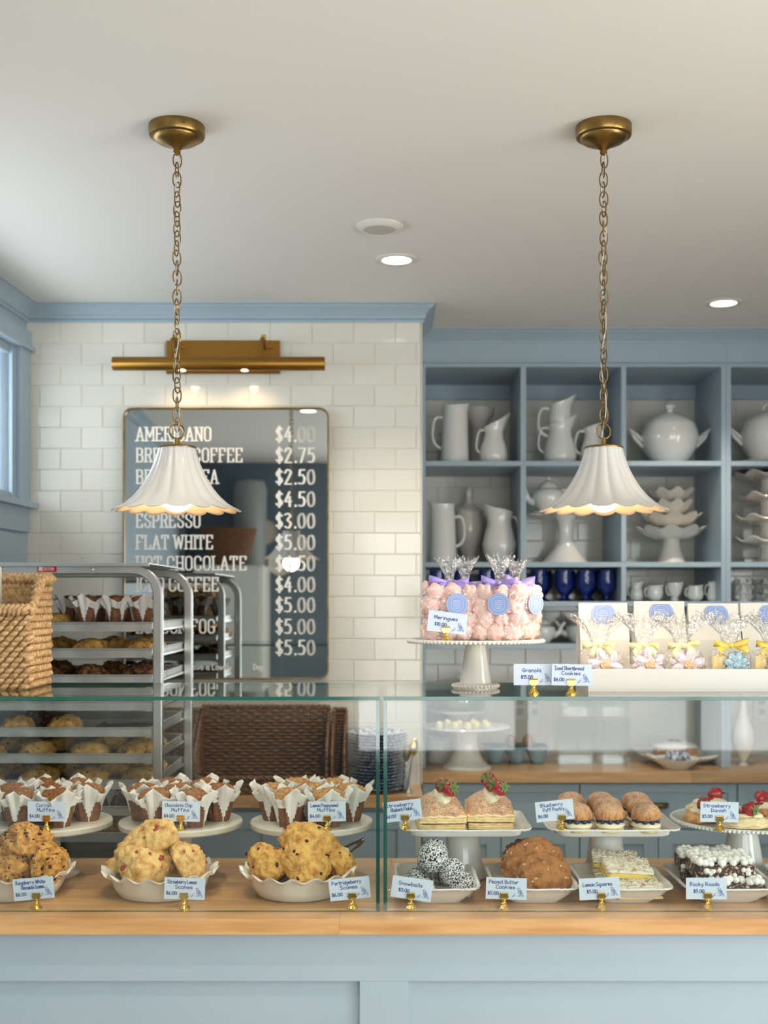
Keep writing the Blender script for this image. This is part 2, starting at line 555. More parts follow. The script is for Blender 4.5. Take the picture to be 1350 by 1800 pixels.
# ------------------------------------------------------------------ lettering
HAND = {
 'a': "5,5 3,6 1,5 0,3 1,1 3,0 5,2;5,6 5,2 6,0", 'b': "0,10 0,0;0,4 2,6 5,5 5,2 3,0 0,1", 'c': "5,5 3,6 1,5 0,3 1,1 3,0 5,1",
 'd': "5,5 3,6 1,5 0,3 1,1 3,0 5,2;5,10 5,0", 'e': "0,3 5,3.4 4.5,5.5 2.5,6 .5,5 0,3 1,1 3,0 5,1", 'f': "5,9 3.5,10 2,9 2,0;0,6 4,6",
 'g': "5,5 3,6 1,5 0,3 1,1 3,0 5,2;5,6 5,-2 3,-4 0,-3", 'h': "0,10 0,0;0,4 2,6 4,5 4.5,3 4.5,0", 'i': "1,6 1,0;1,8 1,8.6",
 'k': "0,10 0,0;4.5,6 0,2.5;1.5,3.5 5,0", 'l': "1,10 1,0", 'm': "0,6 0,0;0,4 1.5,6 3,5 3,0;3,4 5,6 6.5,5 6.5,0",
 'n': "0,6 0,0;0,4 2,6 4,5 4.5,3 4.5,0", 'o': "2.5,6 .5,5 0,3 1,.6 3,0 5,1.5 5,4.3 2.5,6", 'p': "0,6 0,-4;0,4.5 2,6 5,5 5,2 3,0 0,1",
 'q': "5,5 3,6 1,5 0,3 1,1 3,0 5,2;5,6 5,-4 6,-3", 'r': "0,6 0,0;0,3.5 1.5,5.7 4,6", 's': "4.5,5.2 2.5,6 .6,5 1,3.6 4,2.6 4.6,1.2 2.5,0 0,.8",
 't': "2,9 2,1 3.5,0 4.5,.6;0,6 4.5,6", 'u': "0,6 0,2 1.5,0 4,1 4.5,6;4.5,6 4.5,0", 'v': "0,6 2.3,0 4.6,6", 'w': "0,6 1.5,0 3.2,5 5,0 6.5,6",
 'y': "0,6 2.4,1;5,6 2,-2 0,-4",
 'B': "0,10 0,0;0,10 4,9.5 4.5,7.5 3,5.4 0,5;0,5 4.5,4.6 5.5,2.5 4,.4 0,0", 'C': "6,8.5 4,10 1.5,8.5 0,5 1,1.5 3.5,0 6,1.2",
 'D': "0,10 0,0;0,10 4,9 6,5.5 5,1.5 0,0", 'F': "0,10 0,0;0,10 5.5,10;0,5.2 4.5,5.2", 'G': "6,8.5 4,10 1.5,8.5 0,5 1,1.5 3.5,0 6,1.5 6,4.4;3.5,4.4 6,4.4",
 'H': "0,10 0,0;6,10 6,0;0,5 6,5", 'I': "0,10 5,10;2.5,10 2.5,0;0,0 5,0", 'L': "0,10 0,0;0,0 5,0", 'M': "0,0 .5,10;.5,10 3.5,3;3.5,3 6.5,10;6.5,10 7,0",
 'P': "0,10 0,0;0,10 4.5,9.5 5.5,7.2 3.5,5 0,4.6", 'R': "0,10 0,0;0,10 4.5,9.5 5.2,7.4 3.5,5.2 0,5;2,5 6,0", 'S': "5.5,8.8 3,10 .6,8.6 .8,6.4 4.6,4 5.4,1.8 3,0 0,1.2",
 'W': "0,10 2,0;2,0 4.2,8;4.2,8 6.4,0;6.4,0 8.4,10", 'K': "0,10 0,0;5,10 0,4;1.5,5.5 5.5,0",
 'O': "3,10 .6,8 0,5 .8,1.6 3,0 5.2,1.6 6,5 5.4,8 3,10", 'Y': "0,10 3,5;6,10 3,5;3,5 3,0", 'N': "0,0 0,10;0,10 6,0;6,0 6,10",
 '0': "2.7,9 .6,7.6 0,4.5 .8,1 2.7,0 4.8,1.4 5.2,4.6 4.4,8 2.7,9", '1': "0,7 1.8,9;1.8,9 1.8,0", '2': "0,7 1.5,9 4,8.5 4.4,6.5 0,0;0,0 5,0",
 '3': "0,8.4 2.5,9 4.4,7.4 2,5 4.8,3 3,0 0,.8", '4': "3.6,9 0,3;0,3 5,3;3.8,6 3.8,0", '5': "4.6,9 .8,9;.8,9 .5,5.4;.5,5.4 3,5.8 4.8,3.4 3.4,.4 0,.6",
 '6': "4,9 1,6 0,3 1.4,0 4.2,.6 4.6,3.4 2.6,4.8 .3,3", '7': "0,9 5,9;5,9 1.6,0", '$': "4.6,7.6 2.4,8.6 .4,7 1,5.2 4,3.6 4.4,1.6 2.2,.4 0,1.6;2.4,9.6 2.4,-.5", '.': "1,0 1,.7",
}
SLAB = {  # strokes | serif points
 'A': ".3,0 3,10 5.7,0;1.2,3.4 4.8,3.4|.3,0 5.7,0", 'B': "0.6,0 0.6,10;0,10 3.8,10 5,9 5,6.2 3.8,5.2 .6,5.2;3.8,5.2 5.4,4 5.4,1.2 4.2,0 0,0|",
 'C': "5.4,7 5.4,8.6 4,10 1.8,10 .4,8.6 .4,1.4 1.8,0 4,0 5.4,1.4 5.4,3|", 'D': ".6,0 .6,10;0,10 4,10 5.4,8.4 5.4,1.6 4,0 0,0|",
 'E': ".6,0 .6,10;0,10 5.2,10 5.2,7.8;.6,5.2 3.6,5.2;0,0 5.2,0 5.2,2.2|", 'F': ".6,0 .6,10;0,10 5.2,10 5.2,7.8;.6,5.2 3.6,5.2|.6,0",
 'G': "5.4,7.4 5.4,8.6 4,10 1.8,10 .4,8.6 .4,1.4 1.8,0 4,0 5.4,1.4 5.4,4.4;3.2,4.6 6.2,4.6|", 'H': ".6,0 .6,10;5.4,0 5.4,10;.6,5.2 5.4,5.2|.6,0 .6,10 5.4,0 5.4,10",
 'I': "1,0 1,10|1,0 1,10", 'L': ".6,0 .6,10;0,0 5,0 5,2.4|.6,10", 'M': ".5,0 .5,10;.5,10 3.6,2.6 6.7,10;6.7,10 6.7,0|.5,0 6.7,0 .3,10 6.9,10",
 'N': ".6,0 .6,10 5.4,0 5.4,10|.6,0 .4,10 5.4,10", 'O': "1.8,10 .4,8.6 .4,1.4 1.8,0 4,0 5.4,1.4 5.4,8.6 4,10 1.8,10|", 'P': ".6,0 .6,10;0,10 4,10 5.3,8.8 5.3,6 4,4.8 .6,4.8|.6,0",
 'R': ".6,0 .6,10;0,10 4,10 5.2,9 5.2,6.2 4,5.2 .6,5.2;3.4,5.2 5.4,0|.6,0 5.4,0", 'S': "5.2,7.4 5.2,8.8 4,10 1.8,10 .5,8.8 .5,6.6 5.2,3.6 5.2,1.2 4,0 1.8,0 .5,1.2 .5,2.8|",
 'T': "2.8,0 2.8,10;0,7.8 0,10 5.6,10 5.6,7.8|2.8,0", 'W': ".2,10 2,0 4,9 6,0 7.8,10|.2,10 7.8,10",
}


def glyph(font, ch):
    g = font.get(ch)
    if g is None:
        return None, None
    st, _, se = g.partition('|')
    strokes = [[tuple(float(c) for c in p.split(',')) for p in s.split()] for s in st.split(';')]
    ser = [tuple(float(c) for c in p.split(',')) for p in se.split()] if se.strip() else []
    return strokes, ser


PEN = [0]


def pen(mb, pts, a, b, ox, oz, sx, sz, y0):
    """broad-nib stroke: nib half-widths a (across) and b (up), drawn flat in the xz plane at y"""
    def lift():                       # keep overlapping strokes from lying in one plane
        PEN[0] = (PEN[0] + 1) % 24
        return y0 - PEN[0] * 1.2e-5
    pts = [(ox + p[0] * sx, oz + p[1] * sz) for p in pts]
    for (x0, z0), (x1, z1) in zip(pts, pts[1:]):
        dx, dz = x1 - x0, z1 - z0
        l = math.hypot(dx, dz)
        if l < 1e-9: continue
        nx, nz = -dz / l, dx / l
        k = math.sqrt(a * a * nx * nx + b * b * nz * nz)
        qx, qz = a * a * nx / k, b * b * nz / k
        y = lift()
        mb.add([(x0 + qx, y, z0 + qz), (x1 + qx, y, z1 + qz), (x1 - qx, y, z1 - qz), (x0 - qx, y, z0 - qz)], [(0, 1, 2, 3)])
    for (x, z) in pts:
        y = lift()
        mb.add([(x + a * math.cos(t * PI / 4), y, z + b * math.sin(t * PI / 4)) for t in range(8)], [tuple(range(8))])


def text_width(s, font, gap=2.0, space=3.5):
    w_ = 0
    for ch in s:
        st, _ = glyph(font, ch)
        if st is None:
            w_ += space
        else:
            w_ += max(p[0] for q in st for p in q) + gap
    return w_ - gap


def text(mb, s, font, x, z, h, width=None, a=0.0005, b=None, y=0, gap=2.0, space=3.5, smooth=True, align='l', jit=0, aspect=1.0):
    b = b or a
    sz = h / 10
    sx = sz * aspect
    tw = text_width(s, font, gap, space)
    if width and tw * sx > width:
        sx = width / tw
    if align == 'c':
        x -= tw * sx / 2
    for ch in s:
        st, ser = glyph(font, ch)
        if st is None:
            x += space * sx
            continue
        dz = random.uniform(-jit, jit) if jit else 0
        for q in st:
            q2 = [(p.x, p.y) for p in smooth_path([(p[0], p[1], 0) for p in q], 3)] if smooth and len(q) > 2 else q
            pen(mb, q2, a, b, x, z + dz, sx, sz, y)
        for (px_, pz_) in ser:
            pen(mb, [(px_ - 1.5, pz_), (px_ + 1.5, pz_)], b, b, x, z, sx, sz, y)
        x += (max(p[0] for q in st for p in q) + gap) * sx
    return x

# ================================================================== THE ROOM
ZT = CZ + 1.085               # ceiling
ZC = CZ - 0.678               # top of the counters
ZG = CZ - 0.210               # top of the glass cases
XB = 0.126                    # right edge of the tiled chimney breast
DT, DH, DN = 4.40, 4.82, 5.25  # tiled wall, hutch face, niche wall

bx('floor', 'floor_wood', -1.9, 2.95, -1.1, 5.5, -0.05, 0.0, bevel=None, kind='structure')
bx('ceiling', 'ceiling_paint', -1.9, 2.95, -1.1, 5.5, ZT, ZT + 0.05, bevel=None, kind='structure')

# left wall, slightly out of square, with its window
ang_left = -0.0524
wl = thing('wall_left', None, None, (-1.325, 4.40, 0), (0, 0, ang_left))
wl['kind'] = 'structure'
WZ0, WZ1, WY0, WY1 = 1.957, 2.51, -0.15, -1.75
for (y0, y1, z0, z1) in ((0.05, WY0, 0, ZT), (WY1, -5.3, 0, ZT), (WY0, WY1, 0, WZ0), (WY0, WY1, WZ1, ZT)):
    bx('wall_section', 'blue_paint', -0.08, 0, y1, y0, z0, z1, wl, bevel=None)
win = thing('window_1', None, None, (-1.325, 4.40, 0), (0, 0, ang_left))
win['kind'] = 'structure'
bx('casing', 'blue_paint', 0, 0.018, -0.105, -0.012, WZ0 - 0.02, WZ1 + 0.02, win)
bx('casing', 'blue_paint', 0, 0.018, WY1 - 0.10, WY1, WZ0 - 0.02, WZ1 + 0.02, win)
bx('head_casing', 'blue_paint', 0, 0.020, WY1 - 0.12, -0.004, WZ1 + 0.018, WZ1 + 0.075, win)
bx('head_cap', 'blue_paint', 0, 0.034, WY1 - 0.14, 0.02 - 0.024, WZ1 + 0.0, WZ1 + 0.018, win)
bx('sill', 'blue_paint', -0.06, 0.045, WY1 - 0.12, 0.0, WZ0 - 0.022, WZ0, win)
bx('apron', 'blue_paint', 0, 0.016, WY1 - 0.10, -0.012, WZ0 - 0.11, WZ0 - 0.022, win)
bx('sash', 'blue_paint', -0.045, -0.01, -0.150, -0.105, WZ0, WZ1, win)
bx('sash', 'blue_paint', -0.045, -0.01, WY1, WY1 + 0.045, WZ0, WZ1, win)
bx('sash', 'blue_paint', -0.045, -0.01, WY1, -0.105, WZ0, WZ0 + 0.03, win)
bx('sash', 'blue_paint', -0.045, -0.01, WY1, -0.105, WZ1 - 0.03, WZ1, win)
bx('pane', 'window_glass', -0.030, -0.024, WY1 + 0.045, -0.150, WZ0 + 0.03, WZ1 - 0.03, win, bevel=None)
# wainscot rail on the left wall under the window
bx('wall_panel', 'blue_paint', 0.0, 0.014, -2.2, -0.035, 0.0, 1.838, wl)

# front wall (behind the camera) and right wall with their windows
wf = thing('wall_front', None, None, (0, 0, 0)); wf['kind'] = 'structure'
for (x0, x1, z0, z1) in ((-1.9, -0.2, 0, ZT), (2.4, 2.95, 0, ZT), (-0.2, 2.4, 0, 0.8), (-0.2, 2.4, 2.3, ZT)):
    bx('wall_section', 'blue_paint_shaded', x0, x1, -0.80, -0.70, z0, z1, wf, bevel=None)
w2 = thing('window_2', None, None); w2['kind'] = 'structure'
for x in (-0.2, 0.64, 1.5, 2.34):
    bx('mullion', 'white_plastic', x, x + 0.06, -0.79, -0.72, 0.8, 2.3, w2)
for z in (0.8, 1.9, 2.25):
    bx('glazing_bar', 'white_plastic', -0.2, 2.4, -0.785, -0.725, z, z + 0.05, w2)
bx('pane', 'window_glass', -0.2, 2.4, -0.765, -0.760, 0.8, 2.3, w2, bevel=None)
wr = thing('wall_right', None, None); wr['kind'] = 'structure'
for (y0, y1, z0, z1) in ((-0.8, 0.0, 0, ZT), (1.9, 5.4, 0, ZT), (0.0, 1.9, 0, 0.45), (0.0, 1.9, 2.25, ZT)):
    bx('wall_section', 'blue_paint', 2.60, 2.70, y0, y1, z0, z1, wr, bevel=None)
w3 = thing('window_3', None, None); w3['kind'] = 'structure'
for y in (0.0, 0.92, 1.84):
    bx('mullion', 'white_plastic', 2.61, 2.68, y, y + 0.06, 0.45, 2.25, w3)
for z in (0.45, 2.20):
    bx('glazing_bar', 'white_plastic', 2.615, 2.675, 0, 1.9, z, z + 0.05, w3)
bx('pane', 'window_glass', 2.645, 2.650, 0, 1.9, 0.45, 2.25, w3, bevel=None)

# tiled walls: every tile its own piece on a grout bed
TW, TH, GR = 0.1540, 0.0778, 0.0022
tile_me = {}


def tile_mesh(wd, ht):
    key = (round(wd, 3), round(ht, 3))
    if key not in tile_me:
        c, t, bv = 0.0, 0.0032, 0.0016
        a, b = wd / 2, ht / 2
        vs = [(-a, 0, -b), (a, 0, -b), (a, 0, b), (-a, 0, b), (-a, -t + bv, -b), (a, -t + bv, -b), (a, -t + bv, b), (-a, -t + bv, b),
              (-a + bv, -t, -b + bv), (a - bv, -t, -b + bv), (a - bv, -t, b - bv), (-a + bv, -t, b - bv)]
        fs = [(0, 1, 5, 4), (1, 2, 6, 5), (2, 3, 7, 6), (3, 0, 4, 7), (4, 5, 9, 8), (5, 6, 10, 9), (6, 7, 11, 10), (7, 4, 8, 11), (8, 9, 10, 11)]
        tile_me[key] = MB().add(vs, fs).mesh('tile', 'tile_glaze', smooth=False)
    return tile_me[key]


def tile_wall(name, x0, x1, z0, z1, y, xj, ztop):
    wall = bx(name, 'grout', x0, x1, y, y + 0.10, 0, ZT, bevel=None, kind='structure')
    inv = wall.location.copy()
    rnd = random.Random(3)
    row = 0
    z = ztop
    while z > z0:
        zt, zb = z, max(z - TH, z0)
        zt = min(zt, z1)
        xs = xj + (TW / 2 if row % 2 else 0)
        xs -= math.ceil((xs - x0) / TW) * TW
        while xs < x1:
            a, b = max(xs, x0) + GR / 2, min(xs + TW, x1) - GR / 2
            if b - a > 0.008 and zt - zb > 0.012:
                o = obj('tile', tile_mesh(b - a, zt - zb - GR), wall, Vector(((a + b) / 2, y, (zt + zb) / 2)) - inv)
                o.rotation_euler = (rnd.gauss(0, 0.004), 0, rnd.gauss(0, 0.003))
            xs += TW
        z -= TH
        row += 1
    return wall


tile_wall('wall_back', -1.40, XB, ZC - 0.02, ZT - 0.05, DT, at(107, 0, DT).x, CZ + (1055 - 566) / 477.3)
bx('wall_return', 'tile_glaze', XB - 0.10, XB, DT + 0.1, DN + 0.05, 0, ZT, bevel=None, kind='structure')
# bright edge trim on the outer corner of the tiled breast
bx('trim_2', 'tile_glaze', XB, XB + 0.004, DT - 0.009, DT + 0.10, ZC, ZT - 0.062, bevel=0.001, kind='structure')
tile_wall('wall_niche', XB, 2.6, ZC, 2.50, DN, 0.30, 2.484)

# crown moulding swept round the room with mitred corners
prof = [(0, -.064), (.010, -.064), (.012, -.057), (.008, -.053), (.016, -.049), (.018, -.042), (.014, -.040), (.020, -.032), (.030, -.021), (.046, -.012), (.046, -.006), (.054, -.004), (.054, 0.0)]
pth = [(-1.325 + 4.9 * math.sin(ang_left), 4.40 - 4.9), (-1.325, 4.40), (XB, 4.40), (XB, DH), (2.60, DH)]
mb = MB()
rows = []
for i, p in enumerate(pth):
    p = Vector(p)
    d0 = (p - Vector(pth[i - 1])).normalized() if i else None
    d1 = (Vector(pth[i + 1]) - p).normalized() if i < len(pth) - 1 else None
    n0 = Vector((d0.y, -d0.x)) if d0 else None
    n1 = Vector((d1.y, -d1.x)) if d1 else None
    if n0 is None: m_ = n1
    elif n1 is None: m_ = n0
    else:
        m_ = (n0 + n1).normalized()
        m_ = m_ / max(0.2, m_.dot(n0))
    rows.append([(p.x + m_.x * a, p.y + m_.y * a, ZT + z) for a, z in prof])
k = len(prof)
for r in rows:
    mb.add(r, [])
for i in range(len(rows) - 1):
    for j in range(k - 1):
        mb.f.append([i * k + j, i * k + j + 1, (i + 1) * k + j + 1, (i + 1) * k + j]); mb.m.append(0)
mb.build('trim_1', 'blue_paint', smooth=True, angle=25)['kind'] = 'structure'

# ================================================================== COUNTERS


def plank_top(name, label, x0, x1, y0, y1, z1, th, nrow, seed, lens):
    t = thing(name, label, 'worktop', ((x0 + x1) / 2, (y0 + y1) / 2, z1 - th))
    rnd = random.Random(seed)
    dy = (y1 - y0) / nrow
    for r in range(nrow):
        x = x0
        first = True
        while x < x1 - 0.01:
            l = rnd.uniform(*lens) * (0.6 if first and r % 2 else 1)
            first = False
            xe = min(x + l, x1)
            if x1 - xe < 0.3: xe = x1
            c = Vector(((x + xe) / 2, y0 + (r + .5) * dy, z1 - th / 2))
            b = MB().box(-(xe - x) / 2 + 0.0001, (xe - x) / 2 - 0.0001, -dy / 2 + 0.0001, dy / 2 - 0.0001, -th / 2, th / 2)
            b.build('plank', 'wood_top', t, c - t.location, smooth=False, bevel=0.0007)
            x = xe
    return t


def shaker(parent, x0, x1, z0, z1, y, fr=0.055, rec=0.010, name='door', handle=None, th=0.02):
    """shaker front on the plane y (facing -y): frame ring proud of a recessed panel"""
    cx, cz = (x0 + x1) / 2, (z0 + z1) / 2
    p = bpy.data.objects.new(name, None); COL.objects.link(p); p.parent = parent
    p.location = Vector((cx, y, cz)) - parent.location
    a, b = (x1 - x0) / 2, (z1 - z0) / 2
    mb_ = MB()
    mb_.box(-a, -a + fr, 0, th, -b, b).box(a - fr, a, 0, th, -b, b)
    mb_.box(-a + fr, a - fr, 0, th, b - fr, b).box(-a + fr, a - fr, 0, th, -b, -b + fr)
    mb_.build('front_frame', 'blue_paint', p, smooth=False, bevel=0.0012)
    MB().box(-a + fr - .002, a - fr + .002, rec, th - .001, -b + fr - .002, b - fr + .002).build('panel', 'blue_paint', p, smooth=False)
    if handle:
        hb = MB()
        hz = b - fr / 2 if handle == 'cup' else 0
        hb.lathe([(0.0, 0.0), (.030, 0.0), (.034, -.006), (.030, -.022), (.012, -.026), (0, -.026)], 20,
                 fn=lambda t, i, r, z: (r * math.cos(t) * 1.3, min(0, -abs(r) * 0.75 * abs(math.sin(t))) , z) )
        hb.build('cup_pull', 'brass', p, (0, 0.001 + rec, 0.012))
    return p


# serving counter front
cc = thing('counter_cabinet', 'pale blue shaker-panelled cabinet front under the glass cases', 'cabinet', (0, 2.9, 0))
FY = 2.565
zt, zr = ZC - 0.033, CZ - (1725 - 1055) / 2100 * FY
bx('top_rail', 'blue_paint', -1.40, 2.3, FY - 2.9, FY - 2.9 + 0.02, zr, zt - 0.001, cc, bevel=0.001)
sx0, sx1 = at(632, 0, FY).x, at(717, 0, FY).x
for (a, b) in ((-1.40, -1.30), (sx0, sx1), (1.45, 1.55), (2.2, 2.3)):
    bx('stile', 'blue_paint', a, b, FY - 2.9 + 0.0002, FY - 2.9 + 0.02, 0.14, zr, cc, bevel=0.001)
for (a, b) in ((-1.30, sx0), (sx1, 1.45), (1.55, 2.2)):
    bx('panel', 'blue_paint', a - .002, b + .002, FY - 2.9 + 0.013, FY - 2.9 + 0.022, 0.14, zr + 0.003, cc, bevel=None)
bx('plinth', 'blue_paint', -1.40, 2.3, FY - 2.9 + .03, FY - 2.9 + 0.05, 0.0, 0.14, cc)
bx('carcass', 'blue_paint', -1.40, 2.3, FY - 2.9 + .023, 0.20, 0.0, zt - 0.002, cc, bevel=None)
plank_top('serving_worktop', 'honey-coloured butcher-block worktop carrying the glass pastry cases', -1.40, 2.3, 2.538, 3.14, ZC, 0.033, 7, 5, (0.8, 1.6))

# back cabinets
lb = thing('base_cabinet', 'pale blue base cabinet under the tiled wall beside the baking rack', 'cabinet', (-0.6, 4.28, 0), group=None)
bx('carcass', 'blue_paint', -0.72, 0.70, -0.10, 0.11, 0.0, ZC - 0.042, lb, bevel=None)
x = -1.31
for wd in (0.47, 0.47, 0.47):
    shaker(lb, x + 0.003, x + wd - 0.003, 0.12, ZC - 0.06, 4.16, 0.06, name='door')
    x += wd
plank_top('back_worktop', 'wooden back worktop below the menu mirror holding baskets and plates', -1.33, 0.125, 4.13, 4.395, ZC, 0.040, 3, 8, (0.7, 1.4))
rb = thing('base_cabinet', 'pale blue base cabinet with wide drawers under the shelving hutch', 'cabinet', (1.36, 5.0, 0))
bx('carcass', 'blue_paint', -1.22, 1.23, -0.235, 0.24, 0.0, ZC - 0.042, rb, bevel=None)
x = 0.14
for wd in (0.626, 0.626, 0.60, 0.60):
    shaker(rb, x + 0.003, x + wd - 0.003, 0.695, ZC - 0.052, 4.745, 0.034, name='drawer', handle='cup')
    h = wd / 2
    shaker(rb, x + 0.003, x + h - 0.002, 0.12, 0.685, 4.745, 0.055, name='door')
    shaker(rb, x + h + 0.002, x + wd - 0.003, 0.12, 0.685, 4.745, 0.055, name='door')
    x += wd
plank_top('hutch_worktop', 'wooden worktop running along below the white crockery shelves', XB + 0.006, 2.59, 4.71, 5.245, ZC, 0.042, 5, 9, (0.7, 1.5))

# shelving hutch
SH = (2.541, 2.162, 1.7538, 1.5954, 1.4233)      # opening top, then shelf top surfaces


def hutch(label, x0, x1, lw, rw, divs):
    t = thing('shelving_hutch', label, 'shelving', ((x0 + x1) / 2, 5.03, ZC))
    o = t.location

    def part(nm, a, b, y0, y1, z0, z1):
        bx(nm, 'blue_paint', a - o.x, b - o.x, y0 - o.y, y1 - o.y, z0 - o.z, z1 - o.z, t, bevel=0.0015)
    part('side', x0, x0 + lw, DH, 5.24, ZC + .001, 2.56)
    part('side', x1 - rw, x1, DH, 5.24, ZC + .001, 2.56)
    part('top_panel', x0, x1, DH + .001, 5.24, SH[0], SH[0] + 0.02)
    part('frieze', x0, x1, DH - 0.012, DH + .012, 2.556, ZT - 0.045)
    part('frieze_bead', x0, x1, DH - 0.018, DH - .011, 2.556, 2.564)
    part('back_rail', x0 + lw, x1 - rw, 5.222, 5.24, 2.478, SH[0])
    for z in SH[1:]:
        part('shelf', x0 + lw, x1 - rw, DH + 0.002, 5.24, z - 0.0203, z)
    zs = (SH[0],) + tuple(SH[1:])
    for (a, b) in divs:
        for k_ in range(4):
            part('divider', a, b, DH + 0.001, 5.238, zs[k_ + 1] + 0.0002, (zs[k_] - (0.0205 if k_ else 0)))
    return t


hutch('pale blue shelving hutch of cubbyholes filled with white crockery', XB + 0.005, 1.3690, 0.025, 0.0194, [(0.5394, 0.5623), (0.9456, 0.9663)])
hutch('pale blue cubbyhole hutch cut off by the edge of the picture, holding stacked cake stands', 1.3694, 2.55, 0.0194, 0.02, [(1.785, 1.805), (2.19, 2.21)])

# ================================================================== CEILING FITTINGS


def downlight(x, y, label):
    t = thing('recessed_light', label, 'light', (x, y, ZT), group=None)
    MB().lathe([(0.046, -0.001), (0.047, -0.004), (0.060, -0.006), (0.067, -0.002), (0.067, 0.0), (0.046, 0.0)], 40, caps=False).build('trim_ring', 'white_plastic', t)
    MB().lathe([(0, -0.0025), (0.046, -0.0025), (0.046, -0.001), (0, -0.001)], 32).build('lens', 'led_disc', t)
    l = bpy.data.lights.new('downlight', 'SPOT')
    l.energy = 36; l.spot_size = math.radians(110); l.spot_blend = 0.7; l.shadow_soft_size = 0.04; l.color = (1, 0.9, 0.76)
    o = bpy.data.objects.new('downlight', l); COL.objects.link(o); o.parent = t; o.location = (0, 0, -0.012)


p = at(697, 456, 1.085 * 2100 / (1055 - 456)); downlight(p.x, p.y, 'round lit recessed ceiling light beside the plain white ceiling disc')
p = at(1272, 532, 1.085 * 2100 / (1055 - 532)); downlight(p.x, p.y, 'round lit recessed ceiling light above the white crockery shelves')
downlight(-0.45, 1.90, 'recessed ceiling light seen only as a reflection in the menu mirror')
p = at(667, 397, 1.085 * 2100 / (1055 - 397))
t = thing('ceiling_speaker', 'plain white domed disc on the ceiling, unlit, between the pendants', 'speaker', (p.x, p.y, ZT))
MB().lathe([(0, -0.012), (0.046, -0.012), (0.048, -0.014), (0.060, -0.011), (0.068, -0.003), (0.068, 0), (0, 0)], 40).build('ring', 'white_plastic', t)
MB().lathe([(0, -0.0135), (0.044, -0.0135), (0.044, -0.011), (0, -0.011)], 32).build('grille', 'speaker_mesh', t)

# ================================================================== PENDANTS
PD = 2.735
LINK = None


def link_mesh(L=0.0350, W=0.0188, wire=0.0016):
    pts = []
    for i in range(20):
        a = 2 * PI * i / 20
        c, s_ = math.cos(a), math.sin(a)
        pts.append((W / 2 * math.copysign(abs(c) ** 0.85, c), 0, L / 2 * math.copysign(abs(s_) ** 0.95, s_)))
    return MB().tube(pts, wire, 6, closed=True).mesh('chain_link', 'brass')


